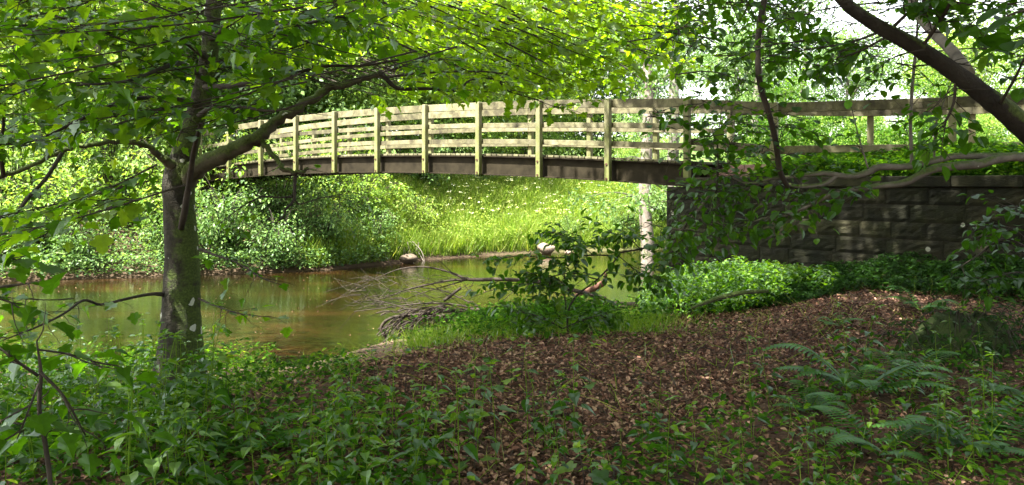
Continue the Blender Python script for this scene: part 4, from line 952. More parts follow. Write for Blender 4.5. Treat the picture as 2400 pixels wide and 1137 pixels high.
def build_hazel():
    rng = np.random.default_rng(51)
    base = np.array([5.2, 6.4, float(ground_z(5.2, 6.4)) - .1]); root = empty('hazel_tree', base)
    def fin(o): o.location = [float(-a) for a in base]; return o
    tw = MB(); lv = MB()
    def limb(rows, nm='limb', mat='greybark', sides=10, n=5):
        q, r = img_path(rows, n); m_ = MB(); tube(m_, q, r, sides, .03, rng); fin(m_.build(nm, M[mat], root, True)); return q
    a = limb([(2730, 760, 6.4, .06), (2640, 520, 6.3, .05), (2520, 400, 6.1, .042), (2400, 369, 6.0, .035), (2340, 373, 6.0, .034), (2290, 385, 6.0, .034), (2190, 396, 6.0, .030), (2120, 428, 6.0, .026), (2060, 436, 6.0, .022), (1960, 452, 6.0, .018), (1900, 480, 6.1, .016), (1850, 502, 6.2, .012), (1790, 512, 6.3, .009), (1700, 540, 6.5, .005)])
    b = limb([(2420, 366, 6.05, .030), (2320, 366, 6.1, .026), (2240, 366, 6.1, .026), (2200, 374, 6.1, .026), (2130, 390, 6.1, .026), (2060, 392, 6.1, .026), (2035, 404, 6.1, .026), (1990, 414, 6.1, .023), (1930, 406, 6.1, .020), (1860, 414, 6.1, .015), (1800, 420, 6.1, .013), (1760, 438, 6.15, .011), (1690, 442, 6.2, .010), (1668, 452, 6.2, .010), (1640, 488, 6.3, .012), (1600, 535, 6.4, .012), (1575, 580, 6.5, .010), (1562, 612, 6.6, .007)])
    c = limb([(1960, 412, 6.1, .018), (1930, 432, 6.1, .018), (1880, 437, 6.1, .016), (1845, 432, 6.1, .012)], 'branch')
    c2 = limb([(1800, 428, 6.1, .008), (1745, 428, 6.1, .009), (1715, 416, 6.1, .008), (1690, 425, 6.1, .004)], 'branch')
    s1 = limb([(1846, 438, 6.1, .020), (1828, 400, 6.0, .020), (1818, 330, 5.9, .021), (1803, 270, 5.8, .021), (1782, 200, 5.8, .023), (1776, 130, 5.8, .021), (1780, 60, 5.8, .022), (1794, -20, 5.8, .022), (1800, -120, 5.8, .016), (1790, -400, 5.8, .006)], 'shoot', 'twig', 9)
    s2 = limb([(2138, 392, 6.1, .014), (2134, 300, 6.1, .013), (2137, 220, 6.1, .013), (2144, 140, 6.1, .012), (2150, 60, 6.1, .008), (2150, -60, 6.1, .004)], 'shoot', 'greybark', 8)
    s3 = limb([(2190, 384, 6.1, .008), (2192, 300, 6.1, .008), (2215, 230, 6.1, .006), (2240, 170, 6.1, .003)], 'shoot', 'greybark', 6)
    s4 = limb([(2035, 395, 6.1, .007), (2015, 330, 6.1, .006), (1995, 250, 6.1, .004)], 'shoot', 'greybark', 6)
    s5 = limb([(1678, 452, 6.2, .008), (1683, 400, 6.15, .007), (1682, 330, 6.1, .006), (1690, 270, 6.1, .003)], 'shoot', 'twig', 6)
    G = lambda p, n, L, size=.075, lev=1, gap=.075, t0=.1, tint=(.1, .9): grow_twigs(tw, lv, rng, p, 0, n, L, ROUND, size, t0, lev, gap, .28, .2, tint)
    G(a[35:], 22, .5, .08, 2); G(b[45:], 30, .48, .075, 2); G(c, 5, .3); G(s5, 14, .38, .075, 2); G(s1[:30], 14, .42, .07, 2); G(s1[30:], 12, .5, .07, 2)
    G(s2, 14, .32, .07, 1); G(s3, 9, .25); G(s4, 6, .2)
    for k in range(38):      # leafy ends between the bridge end and the wall
        x = rng.uniform(1540, 1880); y = rng.uniform(235, 560); Y = rng.uniform(5.8, 7.4); cc = P(x, y, Y)
        an = rng.uniform(0, 6.28); d = np.array([math.cos(an), math.sin(an), -.25]); s = smooth([cc - d * .22, cc + UP * .03, cc + d * .22], 3)
        tube(tw, s, np.linspace(.004, .0015, len(s)), 4, cap=False); grow_twigs(tw, lv, rng, s, 0, 4, .22, ROUND, .072, 0, 1, .075, .3, .2, (.1, .9))
    fin(tw.build('twigs', M['twig'], root)); fin(lv.build('leaf_sprays', M['hazel'], root))
    tag(root, 'hazel with grey limbs sweeping sideways over the top of the stone wall', 'tree')

    # young hazel in front of the debris
    base = np.array([*P(1318, 800, 8.6)[:2], 0]); base[2] = float(ground_z(base[0], base[1])) - .03; root = empty('hazel_sapling', base)
    tw = MB(); lv = MB()
    for k, rows in enumerate(([(1335, 815, 8.6, .012), (1330, 740, 8.6, .011), (1350, 695, 8.6, .010), (1400, 655, 8.6, .009), (1438, 615, 8.6, .009), (1455, 590, 8.6, .004)],
                 [(1438, 600, 8.6, .009), (1390, 598, 8.5, .008), (1300, 605, 8.4, .006), (1210, 600, 8.3, .005), (1150, 615, 8.2, .002)], [(1400, 655, 8.6, .007), (1330, 640, 8.5, .006), (1240, 665, 8.3, .004), (1160, 660, 8.2, .002)], [(1455, 592, 8.6, .010), (1520, 580, 8.6, .010), (1580, 565, 8.6, .008), (1640, 545, 8.7, .004)],
                 [(1326, 725, 8.6, .007), (1322, 660, 8.5, .007), (1326, 600, 8.4, .005), (1330, 540, 8.4, .002)], [(1345, 690, 8.6, .006), (1300, 650, 8.5, .005), (1240, 640, 8.4, .003)],
                 [(1318, 770, 8.6, .008), (1260, 740, 8.5, .006), (1200, 730, 8.4, .003)], [(1320, 770, 8.6, .008), (1380, 745, 8.5, .006), (1430, 735, 8.4, .003)], [(1450, 600, 8.6, .005), (1500, 640, 8.5, .005), (1545, 650, 8.4, .002)],
                 [(1390, 598, 8.5, .005), (1350, 565, 8.4, .004), (1300, 545, 8.3, .002)], [(1500, 583, 8.6, .005), (1470, 555, 8.5, .004), (1430, 545, 8.4, .002)])):
        q, r = img_path(rows, 4); m_ = MB(); tube(m_, q, r, 7, .03, rng); fin_ = m_.build('branch', M['twig'], root, True); fin_.location = [float(-z) for z in base]
        grow_twigs(tw, lv, rng, q, 0, 13 if k else 6, .42, ROUND, .085, .15, 2, .075, .22, .2, (.1, .95))
    for o in (tw.build('twigs', M['twig'], root), lv.build('leaf_sprays', M['hazel'], root)): o.location = [float(-z) for z in base]
    tag(root, 'young hazel with rounded leaves growing over the fallen branches at the water', 'sapling')

    def sapling(name, rows_list, size, lab, tmpl, mat, lev=2, n=8, L=.4, tint=(0, .6), gap=.09, cat='sapling'):
        q0 = P(*rows_list[0][0][:3]); base = np.array([q0[0], q0[1], float(ground_z(q0[0], q0[1])) - .02]); root = empty(name, base)
        tw = MB(); lv = MB()
        for rows in rows_list:
            q, r = img_path(rows, 4); m_ = MB(); tube(m_, q, r, 6, .03, rng); o = m_.build('branch', M['twig'], root, True); o.location = [float(-z) for z in base]
            grow_twigs(tw, lv, rng, q, 0, n, L, tmpl, size, .3, lev, gap, .25, .2, tint)
        for o in (tw.build('twigs', M['twig'], root), lv.build('leaf_sprays', M[mat], root)): o.location = [float(-z) for z in base]
        return tag(root, lab, cat)
    sapling('hazel_sapling', [[(2480, 760, 7.2, .02), (2440, 620, 7.2, .016), (2360, 560, 7.2, .012), (2290, 600, 7.1, .007), (2230, 640, 7.0, .003)], [(2430, 600, 7.2, .010), (2380, 540, 7.2, .008), (2290, 520, 7.2, .004)],
            [(2440, 600, 7.2, .010), (2410, 500, 7.2, .007), (2340, 480, 7.2, .003)], [(2440, 640, 7.2, .010), (2370, 640, 7, .006), (2300, 660, 6.8, .003)]], .085, 'sapling with dark rounded leaves in front of the stone wall, beside the litter', ROUND, 'hazel')
    sapling('sycamore_sapling', [[(140, 1350, 3.1, .011), (112, 1080, 3.1, .009), (92, 960, 3.1, .008), (96, 880, 3.1, .007), (86, 800, 3.1, .003)], [(88, 880, 3.1, .006), (30, 840, 3.0, .005), (-20, 800, 3.0, .002)], [(92, 870, 3.1, .006), (150, 930, 3.1, .005), (200, 1020, 3.2, .003)],
            [(90, 900, 3.1, .005), (60, 980, 3.0, .004), (40, 1030, 3.0, .002)], [(92, 820, 3.1, .005), (160, 830, 3.2, .004), (230, 850, 3.3, .002)]], .10, 'dark leaved sycamore seedling tree standing beside the water in deep shade', MAPLE, 'maple', 1, 5, .26, (0, .45), .11)
    sapling('sycamore_sapling', [[(-120, 1000, 4.4, .014), (-90, 800, 4.4, .012), (-40, 690, 4.4, .009), (60, 665, 4.4, .006), (110, 660, 4.4, .003)], [(-60, 720, 4.4, .008), (0, 700, 4.4, .006), (60, 730, 4.4, .003)], [(-80, 700, 4.4, .007), (-20, 620, 4.4, .005), (60, 600, 4.4, .003)]],
            .12, 'sycamore sapling with broad leaves reaching out over the brown water', MAPLE, 'maple', 1, 5, .3, (0, .5), .11)
build_hazel()

# ------------------------------------------------------------------ fallen wood
def build_deadwood():
    rng = np.random.default_rng(61)
    def logobj(name, rows, mat, lab, cat, sides=10, lump=.06, extra=None):
        q, r = img_path(rows, 4); base = q[0].copy(); mb = MB(); tube(mb, q - base, r, sides, lump, rng)
        o = mb.build(name, M[mat], None, True); o.location = [float(a) for a in base]; return tag(o, lab, cat)
    # the arched fallen branch
    base = P(1420, 700, 14.0); root = empty('fallen_branch', base)
    q, r = img_path([(1420, 700, 14.0, .035), (1350, 682, 14.0, .036), (1270, 662, 14.0, .036), (1180, 655, 14.0, .034), (1100, 655, 14.0, .030), (1060, 640, 14.0, .018), (1000, 626, 14.0, .014), (940, 630, 14.0, .010), (880, 652, 14.0, .005)], 5)
    mb = MB(); tube(mb, q - base, r, 9, .05, rng); mb.build('main_stem', M['wetwood'], root, True)
    for rows in ([(1095, 656, 14, .022), (1050, 658, 13.9, .018), (1000, 668, 13.8, .016), (950, 680, 13.7, .013), (900, 698, 13.6, .009), (830, 710, 13.5, .004)],
                 [(1090, 657, 14, .012), (1040, 672, 13.9, .010), (980, 690, 13.7, .008), (920, 716, 13.5, .005), (870, 740, 13.4, .003)],
                 [(1340, 680, 14, .022), (1400, 695, 13.9, .02), (1440, 712, 13.9, .018)],
                 [(980, 672, 13.8, .010), (1040, 682, 13.7, .010), (1090, 704, 13.6, .012), (1130, 724, 13.5, .012)],
                 [(830, 730, 13.3, .006), (900, 722, 13.3, .010), (980, 712, 13.3, .014), (1050, 712, 13.3, .016), (1110, 722, 13.3, .016)],
                 [(860, 700, 13.4, .004), (930, 716, 13.3, .010), (980, 738, 13.2, .014)], [(1260, 664, 14, .008), (1160, 678, 13.6, .007), (1100, 700, 13.4, .004)],
                 [(1065, 645, 14, .008), (1030, 612, 13.9, .005), (1000, 600, 13.9, .002)], [(1220, 670, 14, .007), (1160, 720, 13.7, .004)]):
        s, rr = img_path(rows, 4); mb = MB(); tube(mb, s - base, rr, 6, .03, rng); mb.build('branch', M['wetwood'], root, True)
        tw = MB()
    tw = MB()
    for k in range(130):
        x = rng.uniform(840, 1120); y = rng.uniform(650, 725); c = P(x, y, rng.uniform(13.3, 14.0)); d = norm(np.array([-1.0, rng.normal(0, .5), rng.normal(0, .45)])); L = rng.uniform(.2, .75)
        s = smooth([c, c + d * L * .5 + rng.normal(0, .05, 3), c + d * L + rng.normal(0, .09, 3)], 3) - base; tube(tw, s, np.linspace(.0055, .002, len(s)), 4, cap=False)
    tw.build('twigs', M['wetwood'], root)
    tag(root, 'fallen bare branch arching over the water with many fine twigs', 'fallen branch')
    # log jam of the stump in the shallows
    base = np.array([*P(985, 780, 12.7)[:2], WATER_Z]); root = empty('log_jam', base)
    for rows in ([(905, 790, 12.7, .020), (893, 770, 12.7, .026), (905, 752, 12.7, .024), (930, 742, 12.7, .022), (975, 738, 12.7, .024), (1030, 728, 12.8, .03)],
                 [(905, 790, 12.7, .018), (915, 804, 12.6, .018), (940, 800, 12.6, .012)], [(980, 745, 12.7, .05), (1010, 732, 12.8, .055), (1042, 718, 12.9, .05)],
                 [(1040, 705, 12.9, .026), (1060, 690, 12.9, .024), (1080, 675, 12.9, .018)], [(920, 762, 12.6, .016), (950, 755, 12.6, .02), (1000, 745, 12.7, .022), (1080, 735, 12.8, .02)],
                 [(1000, 730, 13, .02), (1080, 728, 13, .03), (1180, 722, 13, .03)]):
        s, rr = img_path(rows, 4); mb = MB(); tube(mb, s - base, rr, 8, .12, rng); mb.build('log', M['wetwood'], root, True)
    tw = MB()
    for k in range(170):
        c = P(rng.uniform(915, 1075), rng.uniform(728, 795), rng.uniform(12.4, 12.9)); c[2] = max(c[2], WATER_Z + .01); d = norm(np.array([rng.uniform(.6, 1), rng.normal(0, .3), rng.normal(.25, .2)])); L = rng.uniform(.25, .7)
        s = smooth([c - d * L * .5, c + UP * .06 + rng.normal(0, .03, 3), c + d * L * .5 - UP * .03], 3) - base; tube(tw, s, np.linspace(.012, .004, len(s)), 5, cap=False)
    tw.build('twigs', M['wetwood'], root)
    tag(root, 'tangle of dark driftwood and roots lodged at the edge of the muddy shore', 'driftwood')
    logobj('log', [(1345, 698, 14.2, .055), (1385, 680, 14.2, .06), (1416, 662, 14.2, .055)], 'redwood', 'reddish broken log tilted up out of the water behind the hazel sapling', 'log')
    logobj('log', [(1417, 668, 14.3, .03), (1418, 655, 14.3, .034), (1420, 640, 14.3, .03)], 'redwood', 'short upright snag at the tip of the reddish log', 'log')
    logobj('log', [(1290, 728, 13.2, .05), (1350, 722, 13.4, .055), (1420, 728, 13.4, .05)], 'deadwood', 'grey brown log lying under the hazel leaves above the dark hollow', 'log')
    logobj('log', [(1380, 712, 14.0, .06), (1440, 716, 14.1, .07), (1500, 716, 14.1, .06), (1530, 706, 14.2, .04)], 'deadwood', 'log lying along the water edge toward the wall corner', 'log')
    logobj('log', [(1955, 692, 10.3, .030), (2020, 687, 10.3, .04), (2080, 685, 10.3, .036), (2130, 688, 10.3, .022)], 'palebark', 'pale fallen branch at the foot of the greenery by the wall', 'fallen branch')
    logobj('log', [(1620, 722, 10.2, .016), (1680, 700, 10.2, .028), (1740, 686, 10.2, .030), (1800, 682, 10.3, .02)], 'limb', 'mossy stick arching through the bright green nettles', 'fallen branch')
    logobj('log', [(858, 325, 34.0, .09), (905, 327, 34.0, .12), (950, 330, 34, .10)], 'palebark', 'bleached dead log seen through the bridge rails', 'log')
    logobj('log', [(960, 335, 34.5, .05), (990, 318, 34.5, .05)], 'palebark', 'short bleached dead branch sloping up beside the bleached log', 'log')
    base = np.array([*P(1440, 700, 14.2)[:2], WATER_Z]); tw = MB()
    for k in range(110):
        a = rng.uniform(0, 6.28); c = np.array([rng.normal(0, .22), rng.normal(0, .15), abs(rng.normal(.08, .07))]); L = rng.uniform(.15, .5); d = np.array([math.cos(a), math.sin(a), rng.normal(0, .35)])
        s = smooth([c - d * L * .5, c + UP * .05, c + d * L * .5], 3); tube(tw, s, rng.uniform(.005, .010), 4, cap=False)
    o = tw.build('twig_heap', M['redwood']); o.location = [float(a) for a in base]; tag(o, 'heap of reddish twigs in the water by the wall corner', 'twig heap')
    base = np.array([*P(905, 604, 26.0)[:2], WATER_Z + .1]); tw = MB()
    for k in range(90):
        a = rng.uniform(-.3, 3.4); c = np.array([rng.normal(0, .35), rng.normal(0, .1), rng.uniform(.2, .6)]); L = rng.uniform(.3, .8); d = np.array([math.cos(a) * .7, -.3, -1.0])
        s = smooth([c, c + d * L * .5 + rng.normal(0, .06, 3), c + d * L], 3); tube(tw, s, rng.uniform(.008, .016), 4, cap=False)
    o = tw.build('root_tangle', M['palebark']); o.location = [float(a) for a in base]; tag(o, 'dry brown roots hanging down the bank beside the brown stone', 'roots')
    # mossy stump, right foreground
    b = P(2260, 850, 7.0); zz = float(ground_z(b[0], b[1])); root = empty('mossy_stump', (b[0], b[1], zz - .1))
    nu = 40; th = np.linspace(0, 2 * np.pi, nu, endpoint=False); V = []
    for h, rr in ((0, .62), (.06, .50), (.14, .40), (.22, .34), (.30, .28), (.36, .20), (.38, .08)):
        k = 1 + .16 * np.sin(th * 3 + 1) + .10 * np.sin(th * 7 + h * 9) + .04 * rng.normal(size=nu)
        V.append(np.c_[np.cos(th) * rr * k, np.sin(th) * rr * k * .8, np.full(nu, h) + .03 * rng.normal(size=nu)])
    n = len(V); i, j = np.meshgrid(np.arange(n - 1), np.arange(nu), indexing='ij'); a = i * nu + j; c = i * nu + (j + 1) % nu
    mb = MB(); mb.add(np.array(V).reshape(-1, 3), [np.stack([a, c, c + nu, a + nu], -1).reshape(-1, 4), [list(range((n-1)*nu, n*nu))]]); mb.build('stump', M['moss'], root, True)
    lv = MB(); st = MB()
    for k in range(30):
        a_ = rng.uniform(0, 6.28); o_ = rng.uniform(.25, 1.0); h_ = rng.uniform(.15, .5); c_, s_ = math.cos(a_), math.sin(a_); b_ = np.array([rng.normal(0, .3), rng.normal(0, .2), .05])
        q = smooth([b_, b_ + (c_ * o_ * .3, s_ * o_ * .3, h_), b_ + (c_ * o_ * .7, s_ * o_ * .7, h_ * 1.05), b_ + (c_ * o_, s_ * o_, h_ * .4)], 4); tube(st, q, np.linspace(.006, .002, len(q)), 4, cap=False)
        grow_twigs(None, lv, rng, q, 0, 8, .26, OVAL, .062, .05, 1, .06, .4, .3, (0, .7))
    st.build('brambles', M['twig'], root); lv.build('bramble_leaves', M['dark'], root)
    tag(root, 'dark mossy stump half hidden under arching leafy brambles above the ferns', 'stump')
build_deadwood()

# ------------------------------------------------------------------ nettles, ferns, litter
def path_mask(x, y):
    "1 where the leaf-littered path runs, 0 in the undergrowth"
    u = x / np.maximum(y, .1) * F + 1200; v = HZ - ground_z(x, y) / np.maximum(y, .1) * F      # where it shows, used only to lay the beds out
    left = np.interp(v, [760, 860, 900, 1000, 1137], [700, 760, 820, 900, 1000]); right = np.interp(v, [690, 760, 860, 960, 1137], [2400, 2300, 2050, 1800, 1500])
    return sm((u - left) / 120) * sm((right - u) / 160)
def mud(x, y):
    "the trodden muddy spit running down to the driftwood"
    a = (x + 1.85) * .5 + (y - 9.8) * .866; b = (x + 1.85) * .866 - (y - 9.8) * .5
    open_ = sm((x + .30 * y) / .35) * sm((y - 7.6) / .8) * sm((-.6 - x) / .5)      # bare slope between the nettles and the driftwood
    return open_ * .97 + (1 - open_) * np.exp(-((a / 1.75) ** 2 + ((b + .1 * np.sin(a * 3)) / .88) ** 2) ** 2)
def bed(x, y, s=1.0): return wob(x * s * 1.3 + 3, y * s * 1.3) + .5 * wob(x * s * 3.1, y * s * 2.7 + 1)

def nettle_mesh(rng, h, pairs, size, name, tmpl=NETTLE):
    st = MB(); lv = MB(); lean = rng.normal(0, .12, 2); path = smooth([(0, 0, -.03), (lean[0] * .3 * h, lean[1] * .3 * h, h * .5), (lean[0] * h, lean[1] * h, h)], 4)
    tube(st, path, np.linspace(.0040, .0016, len(path)), 5)
    for k in range(pairs):
        t = .25 + .75 * k / (pairs - 1) if pairs > 1 else 1; q = path[int(t * (len(path) - 1))]; a = k * 1.57 + rng.normal(0, .3)
        s = size * (1 - .55 * max(0, t - .6) / .4) * rng.uniform(.8, 1.15)
        for sgn in (1, -1):
            d = np.array([math.cos(a) * sgn, math.sin(a) * sgn, rng.normal(.05 if t < .9 else .5, .15)])
            e = q + norm(d) * s * .4; tube(st, [q, e], .0013, 3, cap=False)
            put(lv, tmpl, [e], [d + np.array([0, 0, -.15])], rand_up(rng, 1, .25), s, rng.uniform(.15, .9))
    put(lv, tmpl, [path[-1]] * 3, rand_dirs(rng, 3, .4), rand_up(rng, 3, .3), size * .4, .9)
    return st.mesh(name + '_stem'), lv.mesh(name + '_leaves')

def build_floor():
    rng = np.random.default_rng(71)
    # brown leaf litter
    n = 130000; y = 3.2 + 10.5 * rng.uniform(size=n) ** 1.1; x = (rng.uniform(-.70, .72, n)) * y; z = ground_z(x, y)
    u = x / y * F + 1200; keep = (z > -2.28) & (z < -.4) & (rng.uniform(size=n) < .35 + .65 * path_mask(x, y)) & ~((z < -1.98) & (rng.uniform(size=n) < .75))
    s_, f_, o_ = behind_wall(x, y); keep &= s_ < -.05; keep &= rng.uniform(size=len(x)) > mud(x, y) * .95; keep &= rng.uniform(size=len(x)) < np.clip(1.15 - .9 * np.clip(bed(x, y, .8) - .25, 0, 1), .15, 1)
    x, y, z = x[keep], y[keep], z[keep]; n = len(x); g = MB()
    curl = folded(.34, .9, -.25); h = n // 2
    for sl_, tm in ((slice(0, h), folded(.34, .7, .35)), (slice(h, n), curl)):
        k = len(x[sl_]); put(g, tm, np.c_[x[sl_], y[sl_], z[sl_] + rng.uniform(.004, .03, k)], np.c_[rng.normal(size=(k, 2)), rng.normal(0, .18, k)], rand_up(rng, k, .38), rng.uniform(.020, .038, k) + .024 * rng.uniform(size=k) ** 4, rng.uniform(0, .92, k) ** 1.2)
    tag(g.build('leaf_litter', M['litter']), 'brown dead leaves covering the trodden woodland floor', 'leaf litter', kind='stuff')
    # low ground cover, three kinds of place
    g = MB(); n = 60000; y = 3.0 + 10.5 * rng.uniform(size=n) ** 1.15; x = rng.uniform(-.72, .72, n) * y; z = ground_z(x, y); s_, f_, o_ = behind_wall(x, y)
    pm = path_mask(x, y); v = HZ - z / y * F
    dens = np.where(pm > .5, np.clip((bed(x, y) - .55) * 1.0, 0, .3), .50 + .5 * np.clip(bed(x, y) + .2, 0, 1)); dens = np.where((x > .8) & (pm < .5) & (y < 9), dens * .45, dens)
    dens = dens * (1 - mud(x, y)); keep = (s_ < -.05) & (z > -2.32) & (rng.uniform(size=n) < dens) & (z < -.4)
    x, y, z = x[keep], y[keep], z[keep]; n = len(x); hh = rng.uniform(.02, .20, n)
    put(g, OVAL, np.c_[x, y, z + hh], rand_dirs(rng, n, .05), rand_up(rng, n, .35), rng.uniform(.03, .07, n), rng.uniform(.05, .95, n))
    tag(g.build('ground_cover', M['nettle']), 'low green leaves carpeting the shaded bank around the litter', 'ground cover', kind='stuff')
    # nettles, individual plants in view: six grown, the rest copies
    protos = [nettle_mesh(rng, rng.uniform(.36, .74), int(rng.integers(4, 8)), rng.uniform(.085, .125), 'nettle') for _ in range(12)]
    for st, lv in protos: st.materials.append(M['grass']); lv.materials.append(M['nettle'])
    def plants(pts, lab, grp, smin=.7, smax=1.15, name='nettle_plant'):
        for (px, py) in pts:
            st, lv = protos[int(rng.integers(len(protos)))]; o = empty(name, (px, py, float(ground_z(px, py))), rng.uniform(0, 6.28)); s = rng.uniform(smin, smax); o.scale = (s, s, s)
            for nm, me in (('stem', st), ('leaves', lv)):
                c = bpy.data.objects.new(nm, me); COL.objects.link(c); c.parent = o
            tag(o, lab, 'nettle plant' if name == 'nettle_plant' else 'seedling', grp)
    def pick(n, x0, x1, y0, y1, cond):
        out = []
        while len(out) < n:
            yy = rng.uniform(y0, y1); xx = rng.uniform(x0, x1) * yy
            if cond(xx, yy): out.append((xx, yy))
        return out
    inbed = lambda a, b: mud(a, b) < .3 and path_mask(np.array(a), np.array(b)) < .45 and float(ground_z(a, b)) > -2.2 and behind_wall(np.array(a), np.array(b))[0] < -.15
    beds = {0: [], 1: [], 2: [], 3: []}
    for (a, b) in pick(175, -.66, -.08, 3.5, 9.3, lambda a, b: inbed(a, b) and not (a / b * F + 1200 > 520 and b > 5.2)):
        u = a / b * F + 1200; beds[0 if u < 250 else 1 if b > 6.9 else 2 if u > 600 else 3].append((a, b))
    plants(beds[0], 'nettle in the green bed beside the dark leaved seedling tree', 'nettles beside the seedling tree')
    plants(beds[1], 'nettle standing between the sycamore trunk and the water', 'nettles between the trunk and the water')
    plants(beds[2], 'tall nettle at the edge of the green bed next to the brown litter', 'nettles along the litter edge', .6, .95)
    plants(beds[3], 'tall nettle in the thick green bed in front of the sycamore trunk', 'nettles in front of the sycamore trunk')
    keep_ = protos[:]; protos[:] = []
    for _ in range(5):
        st, lv = nettle_mesh(rng, rng.uniform(.22, .42), int(rng.integers(2, 4)), rng.uniform(.10, .14), 'seedling', MAPLE); st.materials.append(M['twig']); lv.materials.append(M['maple']); protos.append((st, lv))
    plants(pick(34, -.62, .1, 3.6, 6.5, lambda a, b: True), 'small seedling with lobed leaves growing among the nettles', 'sycamore seedlings among the nettles', name='sycamore_seedling')
    protos[:] = keep_
    plants(pick(26, -.22, .12, 3.6, 5.4, lambda a, b: True), 'nettle on the near edge of the leaf litter between the two green beds', 'nettles at the near edge of the litter', .6, .95)
    plants(pick(45, .12, .60, 3.6, 6.6, lambda a, b: rng.uniform() < .8 and path_mask(np.array(a), np.array(b)) < .9), 'shaded nettle among the ferns beside the leaf litter', 'nettles among the ferns', .5, .85)
    # bright nettle bank below the wall
    g = MB(); n = 15000; x = rng.uniform(1.6, 4.6, n); y = rng.uniform(10.2, 14.6, n); s_, f_, o_ = behind_wall(x, y)
    z = ground_z(x, y); u = x / y * F + 1200; keep = (s_ < -.12) & (z > -2.4) & (y > 10.6 + .9 * np.abs(wob(x, y))) & (u > 1500) & (u < 1960); x, y, z = x[keep], y[keep], z[keep]; n = len(x)
    top = .62 * np.exp(-((x - 3.0) / 1.3) ** 2) * sm((y - 10.4) / 1.2) + .15; hh = top * rng.uniform(.1, 1, n) ** .5 * (1 + .25 * wob(x * 3, y * 3))
    put(g, NETTLE, np.c_[x, y, z + hh], rand_dirs(rng, n, .05), rand_up(rng, n, .3), rng.uniform(.05, .085, n), rng.uniform(.5, .95, n))
    tag(g.build('nettle_bank', M['nettle']), 'dense bright green nettles in a patch of sun at the corner of the stone wall', 'nettles', kind='stuff')
    g = MB(); n = 20000; t = rng.uniform(.28, 1.55, n); dist = rng.uniform(.1, 1.7, n); wd = norm(WB - WA); wn = np.array([wd[1], -wd[0]])
    q = WA[None] + (WB - WA)[None] * t[:, None]; x = q[:, 0] + wn[0] * dist; y = q[:, 1] + wn[1] * dist
    z = ground_z(x, y); hh = rng.uniform(0, 1, n) ** .6 * (.30 - .10 * dist) * (1 + .7 * wob(x * 2, y * 2)) + .02; keep = behind_wall(x, y)[0] < -.05; x, y, z, hh = x[keep], y[keep], z[keep], hh[keep]; n = len(x)
    put(g, OVAL, np.c_[x, y, z + hh], rand_dirs(rng, n), rand_up(rng, n, .35), rng.uniform(.045, .08, n), rng.uniform(0, .6, n))
    tag(g.build('wall_foot_undergrowth', M['dark']), 'dark green leafy undergrowth along the foot of the stone wall', 'undergrowth', kind='stuff')
    # growth on top of the wall
    g = MB(); n = 30000; t = rng.uniform(.22, 1.7, n); dist = rng.uniform(.0, 1.7, n)
    q = WA[None] + (WB - WA)[None] * t[:, None]; x = q[:, 0] - wn[0] * dist; y = q[:, 1] - wn[1] * dist
    hh = rng.uniform(0, 1, n) ** .6 * (.38 - .12 * np.clip(dist / 1.5, 0, 1)) * (1 + .25 * wob(x * 2, y * 2)) * sm((t - .2) / .2); z = np.maximum(ground_z(x, y), .0)
    put(g, OVAL, np.c_[x, y, z + hh], rand_dirs(rng, n), rand_up(rng, n, .4), rng.uniform(.06, .10, n), rng.uniform(.2, .95, n))
    tag(g.build('wall_top_greenery', M['nettle']), 'thick green leaves covering the top of the stone wall below the fence', 'greenery', kind='stuff')
    g = MB(); n = 8000; x = rng.uniform(-6.5, -1.6, n); y = rng.uniform(7.2, 11.2, n); z = ground_z(x, y); u = x / y * F + 1200
    m_ = (z > -2.49) & (bed(x, y, .9) > -.1) & (u < 650) & (mud(x, y) < .3); x, y, z = x[m_], y[m_], z[m_]; n = len(x); hh = rng.uniform(.03, .34, n) * (1 + .5 * wob(x * 2, y * 2))
    put(g, OVAL, np.c_[x, y, z + hh], rand_dirs(rng, n), rand_up(rng, n, .4), rng.uniform(.035, .075, n), rng.uniform(.2, 1, n) * .95)
    tag(g.build('waterside_herbs', M['nettle']), 'tall loose herbs along the shaded water edge behind the sycamore', 'herbs', kind='stuff')
    # grass and herbs at the shore
    g = MB(); n = 26000; x = rng.uniform(-2.2, 2.6, n); y = rng.uniform(8.6, 14.8, n); z = ground_z(x, y)
    u = x / y * F + 1200; v = HZ - z / y * F
    d1 = np.exp(-((u - 1230) / 190) ** 2 - ((v - 760) / 34) ** 2) + .8 * np.exp(-((u - 1020) / 60) ** 2 - ((v - 815) / 16) ** 2) + .5 * np.exp(-((u - 1480) / 90) ** 2 - ((v - 765) / 30) ** 2)
    keep = (rng.uniform(size=n) < d1) & (z > -2.47); x, y, z = x[keep], y[keep], z[keep]; n = len(x)
    put(g, BLADE, np.c_[x, y, z - .02], np.c_[rng.normal(0, .5, (n, 2)), np.ones(n)], np.c_[rng.normal(size=(n, 2)), np.zeros(n)], rng.uniform(.12, .32, n), rng.uniform(.2, .85, n), .008)
    tag(g.build('shore_grass', M['grass']), 'green grass on the small spit of shore beside the driftwood', 'grass', kind='stuff')
    g = MB(); n = 11000; x = rng.normal(.40, .62, n); y = rng.normal(10.9, 1.0, n); z = ground_z(x, y); keep = (z > -2.40) & (bed(x, y, 1.4) > -.25); x, y, z = x[keep], y[keep], z[keep]; n = len(x)
    put(g, OVAL, np.c_[x, y, z + rng.uniform(.03, .34, n) * (1 + .6 * wob(x * 2.2, y * 2.2))], rand_dirs(rng, n), rand_up(rng, n, .45), rng.uniform(.04, .08, n), rng.uniform(0, .8, n))
    tag(g.build('shore_herbs', M['nettle']), 'leafy green herbs at the foot of the young hazel', 'herbs', kind='stuff')
